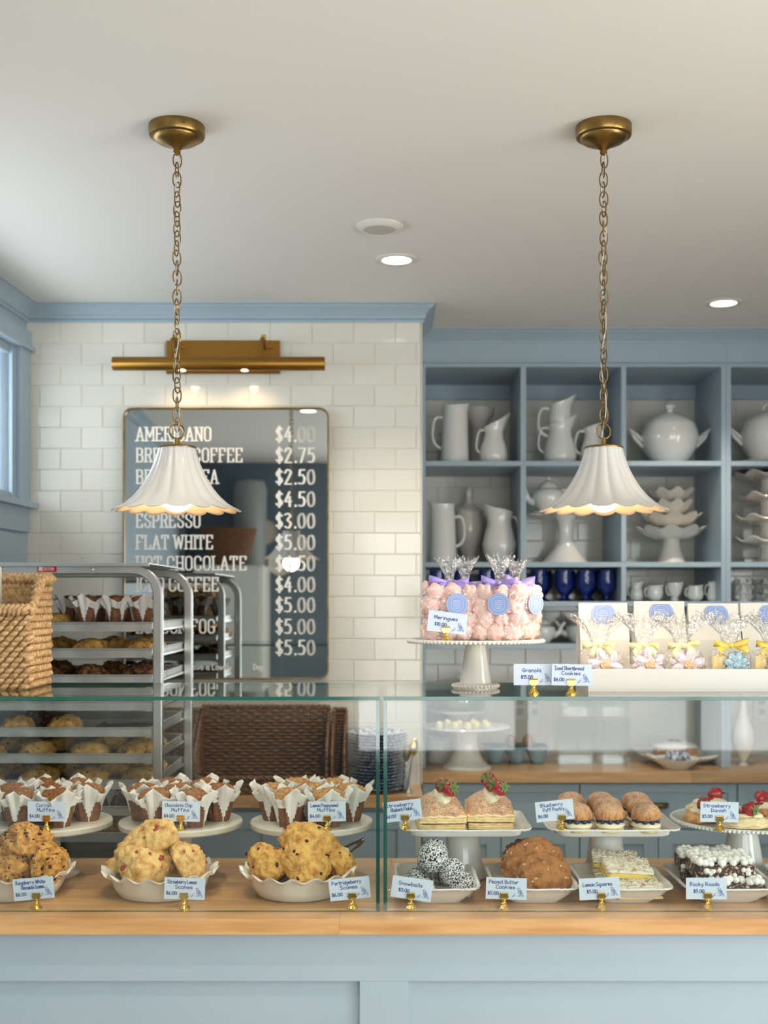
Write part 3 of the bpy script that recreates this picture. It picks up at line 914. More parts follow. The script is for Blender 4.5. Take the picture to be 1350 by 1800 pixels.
def pendant(px, label, seed):
    x = (px - 680) / 2100 * PD
    zs_top = CZ + (1055 - 786) / 2100 * PD           # top of the shade
    t = thing('pendant_lamp', label, 'lamp', (x, PD, ZT))
    MB().lathe([(0, 0), (.063, 0), (.064, -.002), (.064, -.021), (.062, -.025), (.054, -.027), (.0525, -.031), (.046, -.036), (.030, -.043), (.014, -.050), (.008, -.055), (.0085, -.062), (.0045, -.066), (0, -.066)], 48).build('canopy', 'brass', t)
    MB().lathe([(0, 0), (.0042, 0), (.0042, -.003), (.0024, -.0034), (.0022, -.0018), (0, -.0018)], 12,
               M=Matrix.Rotation(-PI / 2, 4, 'X') ).build('screw', 'brass', t, (0.026 if seed == 1 else -0.016, -0.059, -0.012))
    rnd = random.Random(seed)
    z = -0.066 - 0.012
    zend = zs_top - ZT + 0.052
    n = max(2, round((z - zend) / 0.0225))
    stp = (z - zend) / n
    me = link_mesh()
    for i in range(n + 1):
        o = obj('chain_link', me, t, (rnd.gauss(0, .0006), rnd.gauss(0, .0006), z - i * stp))
        o.rotation_euler = (rnd.gauss(0, .03), rnd.gauss(0, .05), (0.25 if i % 2 == 0 else 0.25 + PI / 2) + rnd.gauss(0, .18) + (0.9 * math.sin(i * .25) if seed == 1 else 0))
    # clear flex threaded through the chain
    cp = []
    for i in range(60):
        f = i / 59
        cp.append((0.0055 * math.sin(f * 21 + seed), 0.0045 * math.cos(f * 21 + seed), -0.06 + (zs_top - ZT + 0.02 + 0.06) * f))
    MB().tube(cp, 0.0014, 6).build('flex', 'cord_clear', t)
    zl = zs_top - ZT
    ring = [(0.0165 * math.cos(2 * PI * i / 24), 0, zl + 0.036 + 0.0165 * math.sin(2 * PI * i / 24)) for i in range(24)]
    MB().tube(ring, 0.0022, 8, closed=True).build('loop', 'brass', t, rot=(0, 0, 0.2))
    MB().lathe([(0, .022), (.005, .022), (.007, .016), (.0062, .010), (.009, .004), (.012, .001), (.042, .0015), (.0445, -.001), (.044, -.003), (0, -.003)], 40).build('cap', 'brass', t, (0, 0, zl))
    # fluted ceramic shade
    K = 16
    pr = [(.0425, -.002), (.0455, -.015), (.052, -.035), (.0605, -.055), (.0715, -.075), (.085, -.095), (.0985, -.110), (.117, -.125), (.137, -.135), (.148, -.1385)]
    L = len(pr)

    def flute(t_, i, r, z):
        ii = i if i < L else 2 * L - 1 - i
        f = ii / (L - 1)
        u = abs(math.sin(t_ * K / 2 + 0.35 * (1 - f)))      # 0 at the ridge lines, 1 at a petal's middle
        amp = 0.105 * min(1, 0.35 + f)
        r2 = r * (1 - amp + amp * u ** 0.75)
        return (r2, z - 0.0075 * (f ** 3) * u ** 0.8)
    outer = pr
    inner = [(r - .0035, z - 0.0012) for r, z in reversed(pr)]
    sh = MB().lathe(outer + inner, K * 10, fn=flute, caps=False)
    nf = K * 10
    for q in range(len(sh.f)):
        if q // nf >= L: sh.m[q] = 1
    sh.build('shade', ['shade_ceramic', 'shade_inside_bulb_tint'], t, (0, 0, zl), angle=60)
    MB().lathe([(0, -.02), (.016, -.02), (.018, -.06), (.018, -.075), (0, -.075)], 20).build('socket', 'white_plastic', t, (0, 0, zl))
    MB().lathe([(.014, -.07), (.022, -.082)] + [(.042 * math.cos(math.radians(a)), -.107 + .042 * math.sin(math.radians(a))) for a in range(40, -91, -10)], 28, caps=False).build('bulb', 'bulb', t, (0, 0, zl))
    l = bpy.data.lights.new('pendant_bulb', 'POINT')
    l.energy = 0.8; l.shadow_soft_size = 0.04; l.color = (1, 0.85, 0.66)
    lo = bpy.data.objects.new('pendant_bulb', l); COL.objects.link(lo); lo.parent = t; lo.location = (0, 0, zl - 0.165)
    l = bpy.data.lights.new('pendant_downlight', 'SPOT')
    l.energy = 3.2; l.spot_size = math.radians(140); l.spot_blend = 0.6; l.shadow_soft_size = 0.04; l.color = (1, 0.86, 0.68)
    lo = bpy.data.objects.new('pendant_downlight', l); COL.objects.link(lo); lo.parent = t; lo.location = (0, 0, zl - 0.166)
    return t


pendant(311, 'white fluted ceramic pendant lamp on a brass chain in front of the menu mirror', 1)
pendant(1061, 'white fluted ceramic pendant lamp on a brass chain in front of the crockery shelves', 2)

# ================================================================== PICTURE LIGHT
c = at(392, 628, 4.385)
t = thing('picture_light', 'long brass picture light fixed to the tiles above the menu mirror', 'lamp', (c.x, DT - .004, c.z))
bw = 100 / 478
MB().box(-bw, bw, -0.012, 0, -0.060, 0.062).build('backplate', 'brass_lamp', t, smooth=False, bevel=0.002)
tx0, tx1 = at(198, 0, 4.25).x - c.x, at(571, 0, 4.25).x - c.x
tz = at(0, 639, 4.25).z - c.z
M = Matrix.Translation((0, -0.142, tz)) @ Matrix.Rotation(PI / 2, 4, 'Y')
MB().lathe([(0, tx0), (.0235, tx0), (.0245, tx0 + .002), (.0245, tx1 - .002), (.0235, tx1), (0, tx1)], 28, M=M).build('tube', 'brass_lamp', t)
for xx in (at(306, 0, 4.3).x - c.x, at(462, 0, 4.3).x - c.x):
    MB().tube([(xx, -.01, .03), (xx, -.05, .035), (xx, -.075, .045), (xx, -.10, .05), (xx, -.13, .04), (xx, -.142, tz + .02)], .007, 10).build('arm', 'brass_lamp', t)
    MB().tube([(xx + .002, -.085, .046), (xx + .002, -.085, .066)], .009, 12).build('knuckle', 'brass_bright', t)
    MB().tube([(xx + .012, -.012, .035), (xx + .030, -.012, .035)], .004, 8).build('screw', 'brass_bright', t)
for xx in (at(320, 0, 4.25).x - c.x, at(430, 0, 4.25).x - c.x):
    MB().lathe([(0, tz - .0255), (.013, tz - .0255), (.013, tz - .022), (0, tz - .022)], 18, M=Matrix.Translation((xx, -.142, 0))).build('lens', 'led_disc', t)
    l = bpy.data.lights.new('picture_spot', 'SPOT')
    l.energy = 1.6; l.spot_size = math.radians(125); l.spot_blend = 0.8; l.shadow_soft_size = 0.015; l.color = (1, 0.74, 0.42)
    lo = bpy.data.objects.new('picture_spot', l); COL.objects.link(lo); lo.parent = t; lo.location = (xx, -.142, tz - .03); lo.rotation_euler = (0.42, 0, 0)

# ================================================================== MENU MIRROR
MY = DT - 0.030
m0, m1 = at(217, 717, MY), at(578, 1194, MY)
mw, mh = m1.x - m0.x, m0.z - m1.z
t = thing('menu_mirror', 'tall round-cornered mirror in a thin brass frame with white painted drinks menu', 'mirror', ((m0.x + m1.x) / 2, MY, m1.z))
R = 0.035


def rrect(wd, z0, z1, r, n=6):
    a = wd / 2
    pts = []
    for (cx, cz, s_) in ((a - r, z1 - r, 0), (-a + r, z1 - r, 90), (-a + r, z0 + r, 180), (a - r, z0 + r, 270)):
        pts += arc(cx, cz, r, s_, s_ + 90, n)
    return pts


MB().prism(rrect(mw - .006, .003, mh - .003, R - .002), 0.0, 0.006).build('mirror_glass', 'mirror_silver', t, smooth=False)
out, inn = rrect(mw, 0, mh, R), rrect(mw - .010, .005, mh - .005, R - .004)
n = len(out)
fb = MB()
fb.add([(x, -.012, z) for x, z in out] + [(x, -.012, z) for x, z in inn] + [(x, .020, z) for x, z in out] + [(x, .020, z) for x, z in inn],
       [f for i in range(n) for j in [(i + 1) % n] for f in ((i, j, n + j, n + i), (i, 2 * n + i, 2 * n + j, j), (n + i, n + j, 3 * n + j, 3 * n + i), (2 * n + i, 3 * n + i, 3 * n + j, 2 * n + j))])
fb.build('frame', 'brass', t, angle=30)
MB().box(-mw / 2 + .05, mw / 2 - .05, .0065, .0215, .05, mh - .05).build('backing_board', 'white_plastic', t, smooth=False)
s4 = 2100 / MY
rows_px = [763, 800, 838, 877, 915, 953, 990, 1027, 1063, 1101, 1138]
left = {0: ('AMERICANO', 130), 1: ('BREWED COFFEE', 185), 2: ('BREWED TEA', 142), 4: ('ESPRESSO', 111), 5: ('FLAT WHITE', 133), 6: ('HOT CHOCOLATE', 192), 7: ('ICED COFFEE', 143), 9: ('LONDON FOG', 138)}
price = ['$4.00', '$2.75', '$2.50', '$4.50', '$3.00', '$5.00', '$4.50', '$4.00', '$5.00', '$5.00', '$5.50']
for i, py in enumerate(rows_px):
    zc = at(0, py, MY).z - m1.z
    if i in left:
        s_, wpx = left[i]
        mb = MB()
        text(mb, s_, SLAB, (240 - 397.5) / s4, zc - .0245, .049, a=.0034, b=.0023, gap=2.3, space=3, smooth=False, aspect=(wpx / s4) / (text_width(s_, SLAB, 2.3, 3) * .0049), y=-.0003)
        mb.build('menu_line', 'white_ink', t, smooth=False)
    mb = MB()
    text(mb, price[i], HAND, (486 - 397.5) / s4, zc - .027, .058, a=.0046, b=.0027, gap=2.8, aspect=(66 / s4) / (text_width(price[i], HAND, 2.8) * .0058), y=-.0003)
    mb.build('menu_price', 'white_ink', t, smooth=False)
mb = MB()
text(mb, 'Have a Lovely', HAND, (331 - 397.5) / s4, at(0, 1177, MY).z - m1.z, .020, a=.0018, gap=2, y=-.0008, aspect=(76 / s4) / (text_width('Have a Lovely', HAND) * .0020))
text(mb, 'Day', HAND, (446 - 397.5) / s4, at(0, 1177, MY).z - m1.z, .020, a=.0018, gap=2, y=-.0008, aspect=.8)
mb.build('menu_line', 'white_ink', t, smooth=False)

# ================================================================== PASTRY MESHES


def blob(name, mat, size, sub=4, tri=0.0, amp=0.10, freq=2.2, amp2=0.04, freq2=7.0, seed=0, flat=-0.35, bits=None, centred=False, crack=0.0):
    """a baked lump resting on z=0: rounded (tri>0: three-cornered) with a lumpy crust; bits=(mat,count,r) adds pieces set in the crust"""
    bm = bmesh.new()
    bmesh.ops.create_icosphere(bm, subdivisions=sub, radius=1)
    off = Vector((seed * 5.7, seed * 2.3, seed * 9.1))
    vs = []
    for v in bm.verts:
        n = v.co.normalized()
        th = math.atan2(n.y, n.x)
        hr = math.hypot(n.x, n.y)
        k = 1 + tri * math.cos(3 * th) * hr
        cr = noise.noise(n * freq2 * .55 + off * 2)
        d = 1 + amp * noise.noise(n * freq + off) + amp2 * noise.noise(n * freq2 + off) + 0.5 * amp2 * noise.noise(n * freq2 * 2.6 + off) + 0.25 * amp2 * noise.noise(n * freq2 * 6 + off) - crack * max(0, 1 - abs(cr) / .10)
        z = n.z * d
        z = flat - (flat - z) * 0.15 if z < flat else z
        vs.append(Vector((n.x * k * d * size[0], n.y * k * d * size[1], (z - flat) / (1 - flat) * size[2])))
    fs = [tuple(x.index for x in f.verts) for f in bm.faces]
    bm.free()
    zmin = min(v.z for v in vs)
    for v in vs: v.z -= zmin + (size[2] / 2 if centred else 0)
    mb_ = MB().add(vs, fs)
    me = mb_.mesh(name, mat, True, None)
    bm2 = None
    if bits:
        rnd = random.Random(seed + 11)
        bb = MB()
        cand = [v for v in vs if v.z > size[2] * (0.15 - .5 * centred)]
        for _ in range(bits[1]):
            v = rnd.choice(cand)
            r = bits[2] * rnd.uniform(.6, 1.3)
            bb.ball(v * 0.995, r, 1, (rnd.uniform(.7, 1.4), rnd.uniform(.7, 1.4), rnd.uniform(.6, 1.1)), 0.5, 2, rnd.random() * 50)
        bm2 = bb.mesh('fruit_pieces', bits[0], True, None)
    return me, bm2


def lump(name, mesh_pair, label, cat, loc, rot=(0, 0, 0), scale=1.0, group=None, bit_name='fruit_pieces'):
    o = obj(name, mesh_pair[0], None, loc, rot, scale)
    tag(o, label, cat, group)
    if mesh_pair[1]:
        b = obj(bit_name, mesh_pair[1], o)
        b['kind'] = 'stuff'
    return o


RACK_SCONES = [blob('scone', 'scone', (.062, .055, .052), 4, .14, .16, 2.4, .10, 6, s, bits=('berry_dark', 10, .0035), crack=.05) for s in (1, 2)]
RACK_DARK = [blob('scone', 'scone_dark', (.062, .055, .052), 4, .14, .18, 2.4, .11, 6, s, bits=('choc', 14, .004), crack=.05) for s in (3, 4)]

# muffins in tulip papers
N_ = 64


def muffin_mesh(seed, topmat):
    rnd = random.Random(seed)
    ph = rnd.random() * 6
    prof_ = [(.0245, 0), (.0275, .012), (.0305, .026), (.033, .040), (.0365, .052), (.0405, .062), (.0450, .073), (.0490, .084)]
    p0, prof_ = prof_, []
    for (ra, za), (rb_, zb_) in zip(p0, p0[1:]):
        prof_ += [(ra + (rb_ - ra) * j_ / 3, za + (zb_ - za) * j_ / 3) for j_ in range(3)]
    prof_.append(p0[-1])
    rot4 = [rnd.uniform(-.25, .25) for _ in range(4)]
    hts = [rnd.uniform(.85, 1.15) for _ in range(8)]

    def fn(t_, i, r, z):
        f = i / (len(prof_) - 1)
        q = (t_ / (2 * PI) * 4) % 1.0
        w_ = int(t_ / (2 * PI) * 4) % 4
        pk = max(0.0, 1 - abs(q - 0.5) * 2.1) * hts[w_]          # four tall points
        q2 = ((t_ + .4) / (2 * PI) * 4 + .5) % 1.0
        pk2 = max(0.0, 1 - abs(q2 - 0.5) * 3.2) * 0.55 * hts[w_ + 4]   # and short folds between
        top = max(pk, pk2)
        zz = z if z < .0401 else .040 + (z - .040) * (0.50 + 0.62 * top)
        pleat = 0.0016 * (1 + 2.2 * f) * math.sin(t_ * 12 + ph) * (0.3 + f)
        rr = r + pleat + (0.006 * (top - .35) * f * f) + 0.0035 * f * noise.noise(Vector((math.cos(t_) * 2, math.sin(t_) * 2, z * 40 + seed)))
        return (rr, zz)
    mb_ = MB().lathe(prof_, N_, fn, caps=False)
    mb_.f.append(list(reversed(range(N_)))); mb_.m.append(0)
    for fi in range((len(prof_) - 1) * N_):
        zf, tf = prof_[fi // N_][1], (fi % N_ + .5) / N_
        q = (tf * 4) % 1.0
        if zf < (.049 + .005 * math.sin(tf * 37 + seed)) * (1 - max(0.0, 1 - abs(q - .5 - .1 * math.sin(seed + int(tf * 4))) * 3.6) * 1.05):
            mb_.m[fi] = 1
    paper = mb_.mesh('paper_case', ['muffin_paper', 'muffin_greased'], True, 35)
    mb_ = MB()
    pr = [(.0, .050), (.034, .052), (.0375, .060), (.036, .069), (.029, .077), (.016, .083), (0, .085)]

    def fn2(t_, i, r, z):
        v = Vector((r * math.cos(t_), r * math.sin(t_), z)) * 60
        k = noise.noise(v + Vector((seed * 3, 0, 0))) * .0035 + noise.noise(v * 2.7) * .0026
        return (max(0, r + (k if r > 0 else 0)), z + (k * 1.3 if i > 1 else 0))
    mb_.lathe(pr, 30, fn2)
    rr = random.Random(seed)
    for _ in range(40):
        a, q = rr.random() * 2 * PI, rr.random() ** .5 * .034
        mb_.ball((q * math.cos(a), q * math.sin(a), .084 - q * q * 14 + rr.uniform(-.001, .002)), rr.uniform(.0022, .0045), 1, (1, 1, .8), .6, 2, rr.random() * 9)
    top = mb_.mesh('muffin_top', topmat, True, None)
    return paper, top


MUFFS = {'dark': [muffin_mesh(s, 'muffin_top') for s in (1, 2, 3)], 'pale': [muffin_mesh(s, 'muffin_top_pale') for s in (4, 5)]}


def muffin(loc, rz, label, group, kind='dark', i=0, scale=1.0):
    pr = MUFFS[kind][i % len(MUFFS[kind])]
    t_ = thing('muffin', label, 'muffin', loc, (0, 0, rz), group)
    t_.scale = (scale,) * 3
    o = obj('paper_case', pr[0], t_)
    md = o.modifiers.new('solid', 'SOLIDIFY'); md.thickness = .0005; md.offset = 0
    obj('muffin_top', pr[1], t_)
    return t_


# ================================================================== BAKING RACK
RY0, RY1, RXR, RXL = 3.450, 3.975, -0.660, -1.300
rack = thing('baking_rack', 'aluminium bun-pan rack with rounded top corners standing behind the serving counter', 'rack', ((RXL + RXR) / 2, (RY0 + RY1) / 2, 0))
rcx, rcy = rack.location.x, rack.location.y
tw2 = 0.0135


def rect_tube(path, hx, hy):
    """rectangular tube along a path in the xz plane (hx in plane, hy along y)"""
    vs, fs = [], []
    for i, (x, z) in enumerate(path):
        a = path[max(0, i - 1)]; b = path[min(len(path) - 1, i + 1)]
        dx, dz = b[0] - a[0], b[1] - a[1]
        l = math.hypot(dx, dz)
        nx, nz = -dz / l, dx / l
        vs += [(x + nx * hx, -hy, z + nz * hx), (x + nx * hx, hy, z + nz * hx), (x - nx * hx, hy, z - nz * hx), (x - nx * hx, -hy, z - nz * hx)]
        if i:
            b0 = (i - 1) * 4
            for j in range(4):
                fs.append((b0 + j, b0 + (j + 1) % 4, b0 + 4 + (j + 1) % 4, b0 + 4 + j))
    return MB().add(vs, fs)


zr_ = CZ + (1055 - 1001) / 2100 * RY0
for y in (RY0, RY1):
    rr = 0.075
    pth = [(RXR, 0.10), (RXR, zr_ - rr)] + arc(RXR - rr, zr_ - rr, rr, 0, 90, 10)[1:] + arc(RXL + rr, zr_ - rr, rr, 90, 180, 10) + [(RXL, 0.10)]
    rect_tube([(a - rcx, z) for a, z in pth], tw2, tw2).build('end_frame', 'steel', rack, (0, y - rcy, 0), angle=35, bevel=0.003)
for x in (RXL, RXR):
    bx('base_rail', 'steel', x - rcx - tw2, x - rcx + tw2, RY0 - rcy, RY1 - rcy, 0.10, 0.13, rack)
bx('top_sheet', 'steel', RXL - rcx - .01, RXR - rcx - 0.02, RY0 - rcy - .03, RY1 - rcy + .03, zr_ + .0145, zr_ + .0185, rack, bevel=0.001)
bx('top_sheet_lip', 'steel', RXL - rcx - .01, RXR - rcx - 0.02, RY0 - rcy - .032, RY0 - rcy - .028, zr_ + .008, zr_ + .0185, rack, bevel=0.0008)
for xx in (RXL + .06, RXR - .06):
    for yy in (RY0 + .02, RY1 - .02):
        MB().lathe([(0, .022), (.02, .02), (.045, 0), (.05, -.05), (.045, -.1), (0, -.1)], 16).build('caster', 'dark_tray', rack, (xx - rcx, yy - rcy, 0.10))
for px_ in (7, 164):
    p = at(px_, 1001, RY0)
    MB().lathe([(0, 0), (.006, 0), (.005, .003), (0, .004)], 14, M=Matrix.Rotation(PI / 2, 4, 'X')).build('bolt', 'steel', rack, (p.x - rcx, RY0 - rcy - tw2, 0 + p.z))
p = at(85, 1000, RY0)
stk = MB().box(-.028, .028, 0, .0006, -.0095, .0095).build('maker_plate', 'red_sticker', rack, (p.x - rcx, RY0 - rcy - tw2 - .0007, p.z), smooth=False)
mb = MB(); text(mb, 'DOYON', HAND, -.010, -.0045, .009, a=.0008, y=-.0002, aspect=.85, gap=2)
mb.box(-.024, -.013, -.0003, 0, -.006, .006)
mb.build('maker_name', 'white_ink', stk, smooth=False)

pan_mb = MB()
PW, PDp = (RXR - RXL) / 2 - tw2 - .006, (RY1 - RY0) / 2 - 0.004
pan_mb.box(-PW, PW, -PDp, PDp, 0, .002)
for (a, b, c_, d_) in ((-PW, PW, -PDp, -PDp + .002), (-PW, PW, PDp - .002, PDp), (-PW, -PW + .002, -PDp, PDp), (PW - .002, PW, -PDp, PDp)):
    pan_mb.box(a, b, c_, d_, 0, .025)
pan_mb.tube([(-PW, -PDp, .025), (PW, -PDp, .025), (PW, PDp, .025), (-PW, PDp, .025)], .003, 6, closed=True)
PAN = pan_mb.mesh('sheet_pan', 'pan_metal', True, 30)
lev = [1109 + 46.3 * i for i in range(11)]
ordn = ['top', 'second', 'third', 'fourth', 'fifth', 'sixth', 'seventh', 'eighth', 'ninth', 'tenth', 'lowest']
ZP = []
for i, py in enumerate(lev):
    z = at(0, py, RY0).z
    ZP.append(z)
    for sx_ in (-1, 1):
        xe = (RXR if sx_ > 0 else RXL) - rcx - sx_ * (tw2 + .0005)
        mb = MB().box(min(xe, xe - sx_ * .022), max(xe, xe - sx_ * .022), RY0 - rcy, RY1 - rcy, z - .0045, z - .002)
        mb.box(min(xe, xe - sx_ * .002), max(xe, xe - sx_ * .002), RY0 - rcy, RY1 - rcy, z - .0045, z + .005)
        mb.build('runner', 'steel', rack, smooth=False)
    o = obj('sheet_pan', PAN, None, (rcx, rcy, z - .0018))
    tag(o, 'aluminium sheet pan, %s of the pans slotted in the baking rack' % (ordn[i] if i in (0, 10) else ordn[i] + ' from the top'), 'sheet pan', 'sheet pans in the rack')

rnd = random.Random(4)
for i in range(10):
    z = ZP[i] + .0006
    lab = 'baked scone on the %s sheet pan of the rack' % ordn[i]
    grp = 'scones on the %s rack pan' % ordn[i]
    if i == 0:
        tr = bx('muffin_tray', 'dark_tray', -1.035, -0.69, 3.475, 3.78, z, z + .021, bevel=.002)
        tag(tr, 'low black tray under the muffins on the top rack pan', 'tray')
        for j, px_ in enumerate((153, 204, 250)):
            p = at(px_, 0, 3.56)
            muffin((p.x, 3.56, z + .0212), rnd.random() * 3, 'muffin on the black rack tray, front row, %s from the rack post' % ('third', 'second', 'first')[j], 'muffins on the rack tray', 'dark', j, 0.95)
        for j in range(3):
            muffin((-.98 + .095 * j, 3.69, z + .0212), rnd.random() * 3, 'muffin on the black rack tray, back row, %s from the rack post' % ('third', 'second', 'first')[j], 'muffins on the rack tray', 'dark', j + 1, 0.95)
        for (px_, d) in ((62, 3.56), (100, 3.62), (20, 3.6), (80, 3.74)):
            p = at(px_, 0, d)
            lump('scone', RACK_SCONES[px_ % 2], 'scone on the top rack pan beside the muffin tray, ' + {62: 'front one', 100: 'one touching the tray', 20: 'one beside the basket', 80: 'back one'}[px_], 'scone', (p.x, d, z), (0, 0, rnd.random() * 6), .85, grp)
        continue
    if i == 3:
        spots = ((30, 3.6), (150, 3.66))
    elif i == 4:
        spots = ((30, 3.55), (118, 3.55), (70, 3.72), (-40, 3.6))
    elif i == 7:
        for j, px_ in enumerate((110, 190, 235)):
            p = at(px_, 0, 3.58)
            muffin((p.x, 3.58, z), rnd.random() * 3, 'muffin in white tulip paper low in the rack behind the glass', 'muffins low in the rack', 'dark', j, 0.8)
        continue
    elif i == 8:
        spots = ((180, 3.6), (60, 3.6))
    elif i == 9:
        continue
    else:
        spots = ((-20, 3.56), (70, 3.56), (158, 3.55), (244, 3.56), (20, 3.74), (110, 3.73), (196, 3.74), (262, 3.77))
    for n_sp, (px_, d) in enumerate(spots):
        px_ += rnd.uniform(-6, 6)
        lab = 'scone on the %s rack pan, %s row, %s along' % (ordn[i], 'front' if d < 3.63 else 'back', ('first', 'second', 'third', 'fourth')[n_sp % 4])
        p = at(px_, 0, d)
        mp = (RACK_DARK if i in (2, 3) or (i == 4 and d > 3.6) else RACK_SCONES)[rnd.randrange(2)]
        lump('scone', mp, lab, 'scone', (p.x, d, z), (0, 0, rnd.random() * 6), rnd.uniform(.86, .98), grp)
# crumpled foil at the front of the fifth pan
mb = MB()
G = 14
vs = [(-.09 + .18 * a / G, -.11 + .22 * b / G, .006 + .012 * noise.noise(Vector((a * .55, b * .55, 3))) + .006 * noise.noise(Vector((a * 1.4, b * 1.4, 8)))) for b in range(G + 1) for a in range(G + 1)]
zm = min(v[2] for v in vs)
mb.add([(a, b, c_ - zm + .0006) for a, b, c_ in vs], [(b * (G + 1) + a, b * (G + 1) + a + 1, (b + 1) * (G + 1) + a + 1, (b + 1) * (G + 1) + a) for b in range(G) for a in range(G)])
o = mb.build('foil_sheet', 'silver_foil', None, (-0.80, 3.60, ZP[4] + .0006), smooth=True, angle=20, solid=.0004)
tag(o, 'crumpled sheet of silver foil lying on the fifth rack pan', 'foil')

# ================================================================== WOVEN BASKETS


def weave(mb_, wd, ht, nr, nc, top=None, thick=0.006, M=None):
    """over-under strands in the xz plane; top(x01) gives the height fraction"""
    for r in range(nr):
        z = ht * (r + .5) / nr
        pts, inside = [], False
        n_ = nc * 3
        for i in range(n_ + 1):
            f = i / n_
            if top and z > ht * top(f) - 1e-4:
                if len(pts) > 2:
                    mb_.tube(pts, ht / nr * .56, 5, M=M, flat=.8)
                pts = []
                continue
            pts.append((f * wd, thick * .5 * math.sin(f * nc * PI + (r % 2) * PI), z + .0006 * math.sin(i * 1.7 + r)))
        if len(pts) > 2:
            mb_.tube(pts, ht / nr * .56, 5, M=M, flat=.8)
    for c_ in range(nc + 1):
        f = c_ / nc
        h = ht * (top(f) if top else 1)
        mb_.tube([(f * wd, 0, 0), (f * wd, 0, h)], thick * .42, 5, M=M)


def display_basket(label, x0, x1, y0, y1, hb, hs, hf):
    t_ = thing('wicker_basket', label, 'basket', ((x0 + x1) / 2, (y0 + y1) / 2, ZC))
    wd, dp = x1 - x0, y1 - y0
    mb_ = MB(); weave(mb_, wd, hb, 24, 20, M=Matrix.Translation((-wd / 2, dp / 2, 0.004)))
    mb_.build('back_panel', 'wicker_brown', t_, angle=None)
    for sx_ in (-1, 1):
        mb_ = MB()
        weave(mb_, dp, hb, 24, 9, top=lambda f: hs / hb + (1 - hs / hb) * min(1, f * 1.15), M=Matrix.Translation((sx_ * wd / 2, -dp / 2, 0.004)) @ Matrix.Rotation(PI / 2, 4, 'Z'))
        mb_.build('side_panel', 'wicker_brown', t_, angle=None)
    mb_ = MB(); weave(mb_, wd, hf, 6, 22, M=Matrix.Translation((-wd / 2, -dp / 2, 0.004)))
    mb_.build('front_panel', 'wicker_brown', t_, angle=None)
    MB().box(-wd / 2, wd / 2, -dp / 2, dp / 2, 0.0005, .006).build('base', 'wicker_brown', t_, smooth=False)
    rim = [(-wd / 2, -dp / 2, hf), (-wd / 2, -dp / 2, hs), (-wd / 2, dp / 2, hb), (wd / 2, dp / 2, hb), (wd / 2, -dp / 2, hs), (wd / 2, -dp / 2, hf), (0, -dp / 2, hf), (-wd / 2, -dp / 2, hf)]
    pts = []
    for a, b in zip(rim, rim[1:]):
        a, b = Vector(a), Vector(b)
        k_ = max(2, int((b - a).length / .006))
        for i in range(k_):
            pts.append(a.lerp(b, i / k_))
    mb_ = MB()
    for ph in (0, PI):
        q = [p_ + Vector((0, .004 * math.sin(i * .9 + ph), .004 * math.cos(i * .9 + ph))) for i, p_ in enumerate(pts)]
        mb_.tube(q, .0055, 5, closed=True)
    mb_.build('rim', 'wicker_brown', t_, (0, 0, .004), angle=None)
    return t_


a = at(343, 0, 4.17); b = at(574, 0, 4.17)
display_basket('dark brown wicker basket with a sloping open front below the menu mirror', a.x, b.x, 4.155, 4.365, 0.285, 0.145, 0.055)
a2 = at(596, 0, 4.22).x
display_basket('second dark wicker basket mostly hidden behind the stack of blue plates', b.x + .018, a2 + .020, 4.16, 4.37, 0.275, 0.135, 0.055)
display_basket('third dark wicker basket half hidden behind the baking rack', a.x - 0.26, a.x - .018, 4.16, 4.37, 0.275, 0.14, 0.055)

# tan seagrass basket on the case, at the picture's edge
bx0, bx1, by0, by1 = -1.06, at(50, 0, 2.80).x, 2.795, 2.985
t = thing('seagrass_basket', 'tan braided seagrass basket with a raised back at the end of the glass case', 'basket', ((bx0 + bx1) / 2, (by0 + by1) / 2, ZG))
hf, hb_ = 0.185, 0.262
wd, dp = bx1 - bx0, by1 - by0


def braid(mb_, wd, ht, M, top=None):
    nr = 15
    for r in range(nr):
        z = ht * (r + .5) / nr
        k_ = int(wd / .021)
        for i in range(k_):
            x = wd * (i + .5 + (r % 2) * .5) / k_
            if x > wd: continue
            if top and z > ht * top(x / wd): continue
            tilt = 0.5
            c_ = Vector((x, 0, z))
            dv = Vector((math.cos(tilt), 0, math.sin(tilt))) * .0145
            mb_.tube([c_ - dv, c_ - dv * .5 + Vector((0, -.004, 0)), c_ + Vector((0, -.0055, 0)), c_ + dv * .5 + Vector((0, -.003, 0)), c_ + dv + Vector((0, .003, 0))],
                     [.003, .0062, .0072, .0062, .003], 6, M=M)


mb = MB(); braid(mb, wd, hf, Matrix.Translation((-wd / 2, -dp / 2 + .006, .002)))
mb.build('front_weave', 'seagrass', t, angle=None)['kind'] = 'stuff'
topf = lambda f: hf / hb_ + (1 - hf / hb_) * math.sin(min(1, max(0, (f - .15) / .5)) * PI / 2)
for sx_ in (-1, 1):
    mb = MB()
    braid(mb, dp, hb_, Matrix.Translation((sx_ * (wd / 2 - .006), (-dp / 2 if sx_ > 0 else dp / 2), .002)) @ Matrix.Rotation(PI / 2 * sx_, 4, 'Z'), topf if sx_ > 0 else (lambda f: topf(1 - f)))
    mb.build('side_weave', 'seagrass', t, angle=None)['kind'] = 'stuff'
mb = MB(); braid(mb, wd, hb_, Matrix.Translation((wd / 2, dp / 2 - .006, .002)) @ Matrix.Rotation(PI, 4, 'Z'))
mb.build('back_weave', 'seagrass', t, angle=None)['kind'] = 'stuff'
mb = MB()
mb.box(-wd / 2 + .006, wd / 2 - .006, -dp / 2 + .006, -dp / 2 + .009, .002, hf)
mb.box(-wd / 2 + .006, wd / 2 - .006, dp / 2 - .009, dp / 2 - .006, .002, hb_)
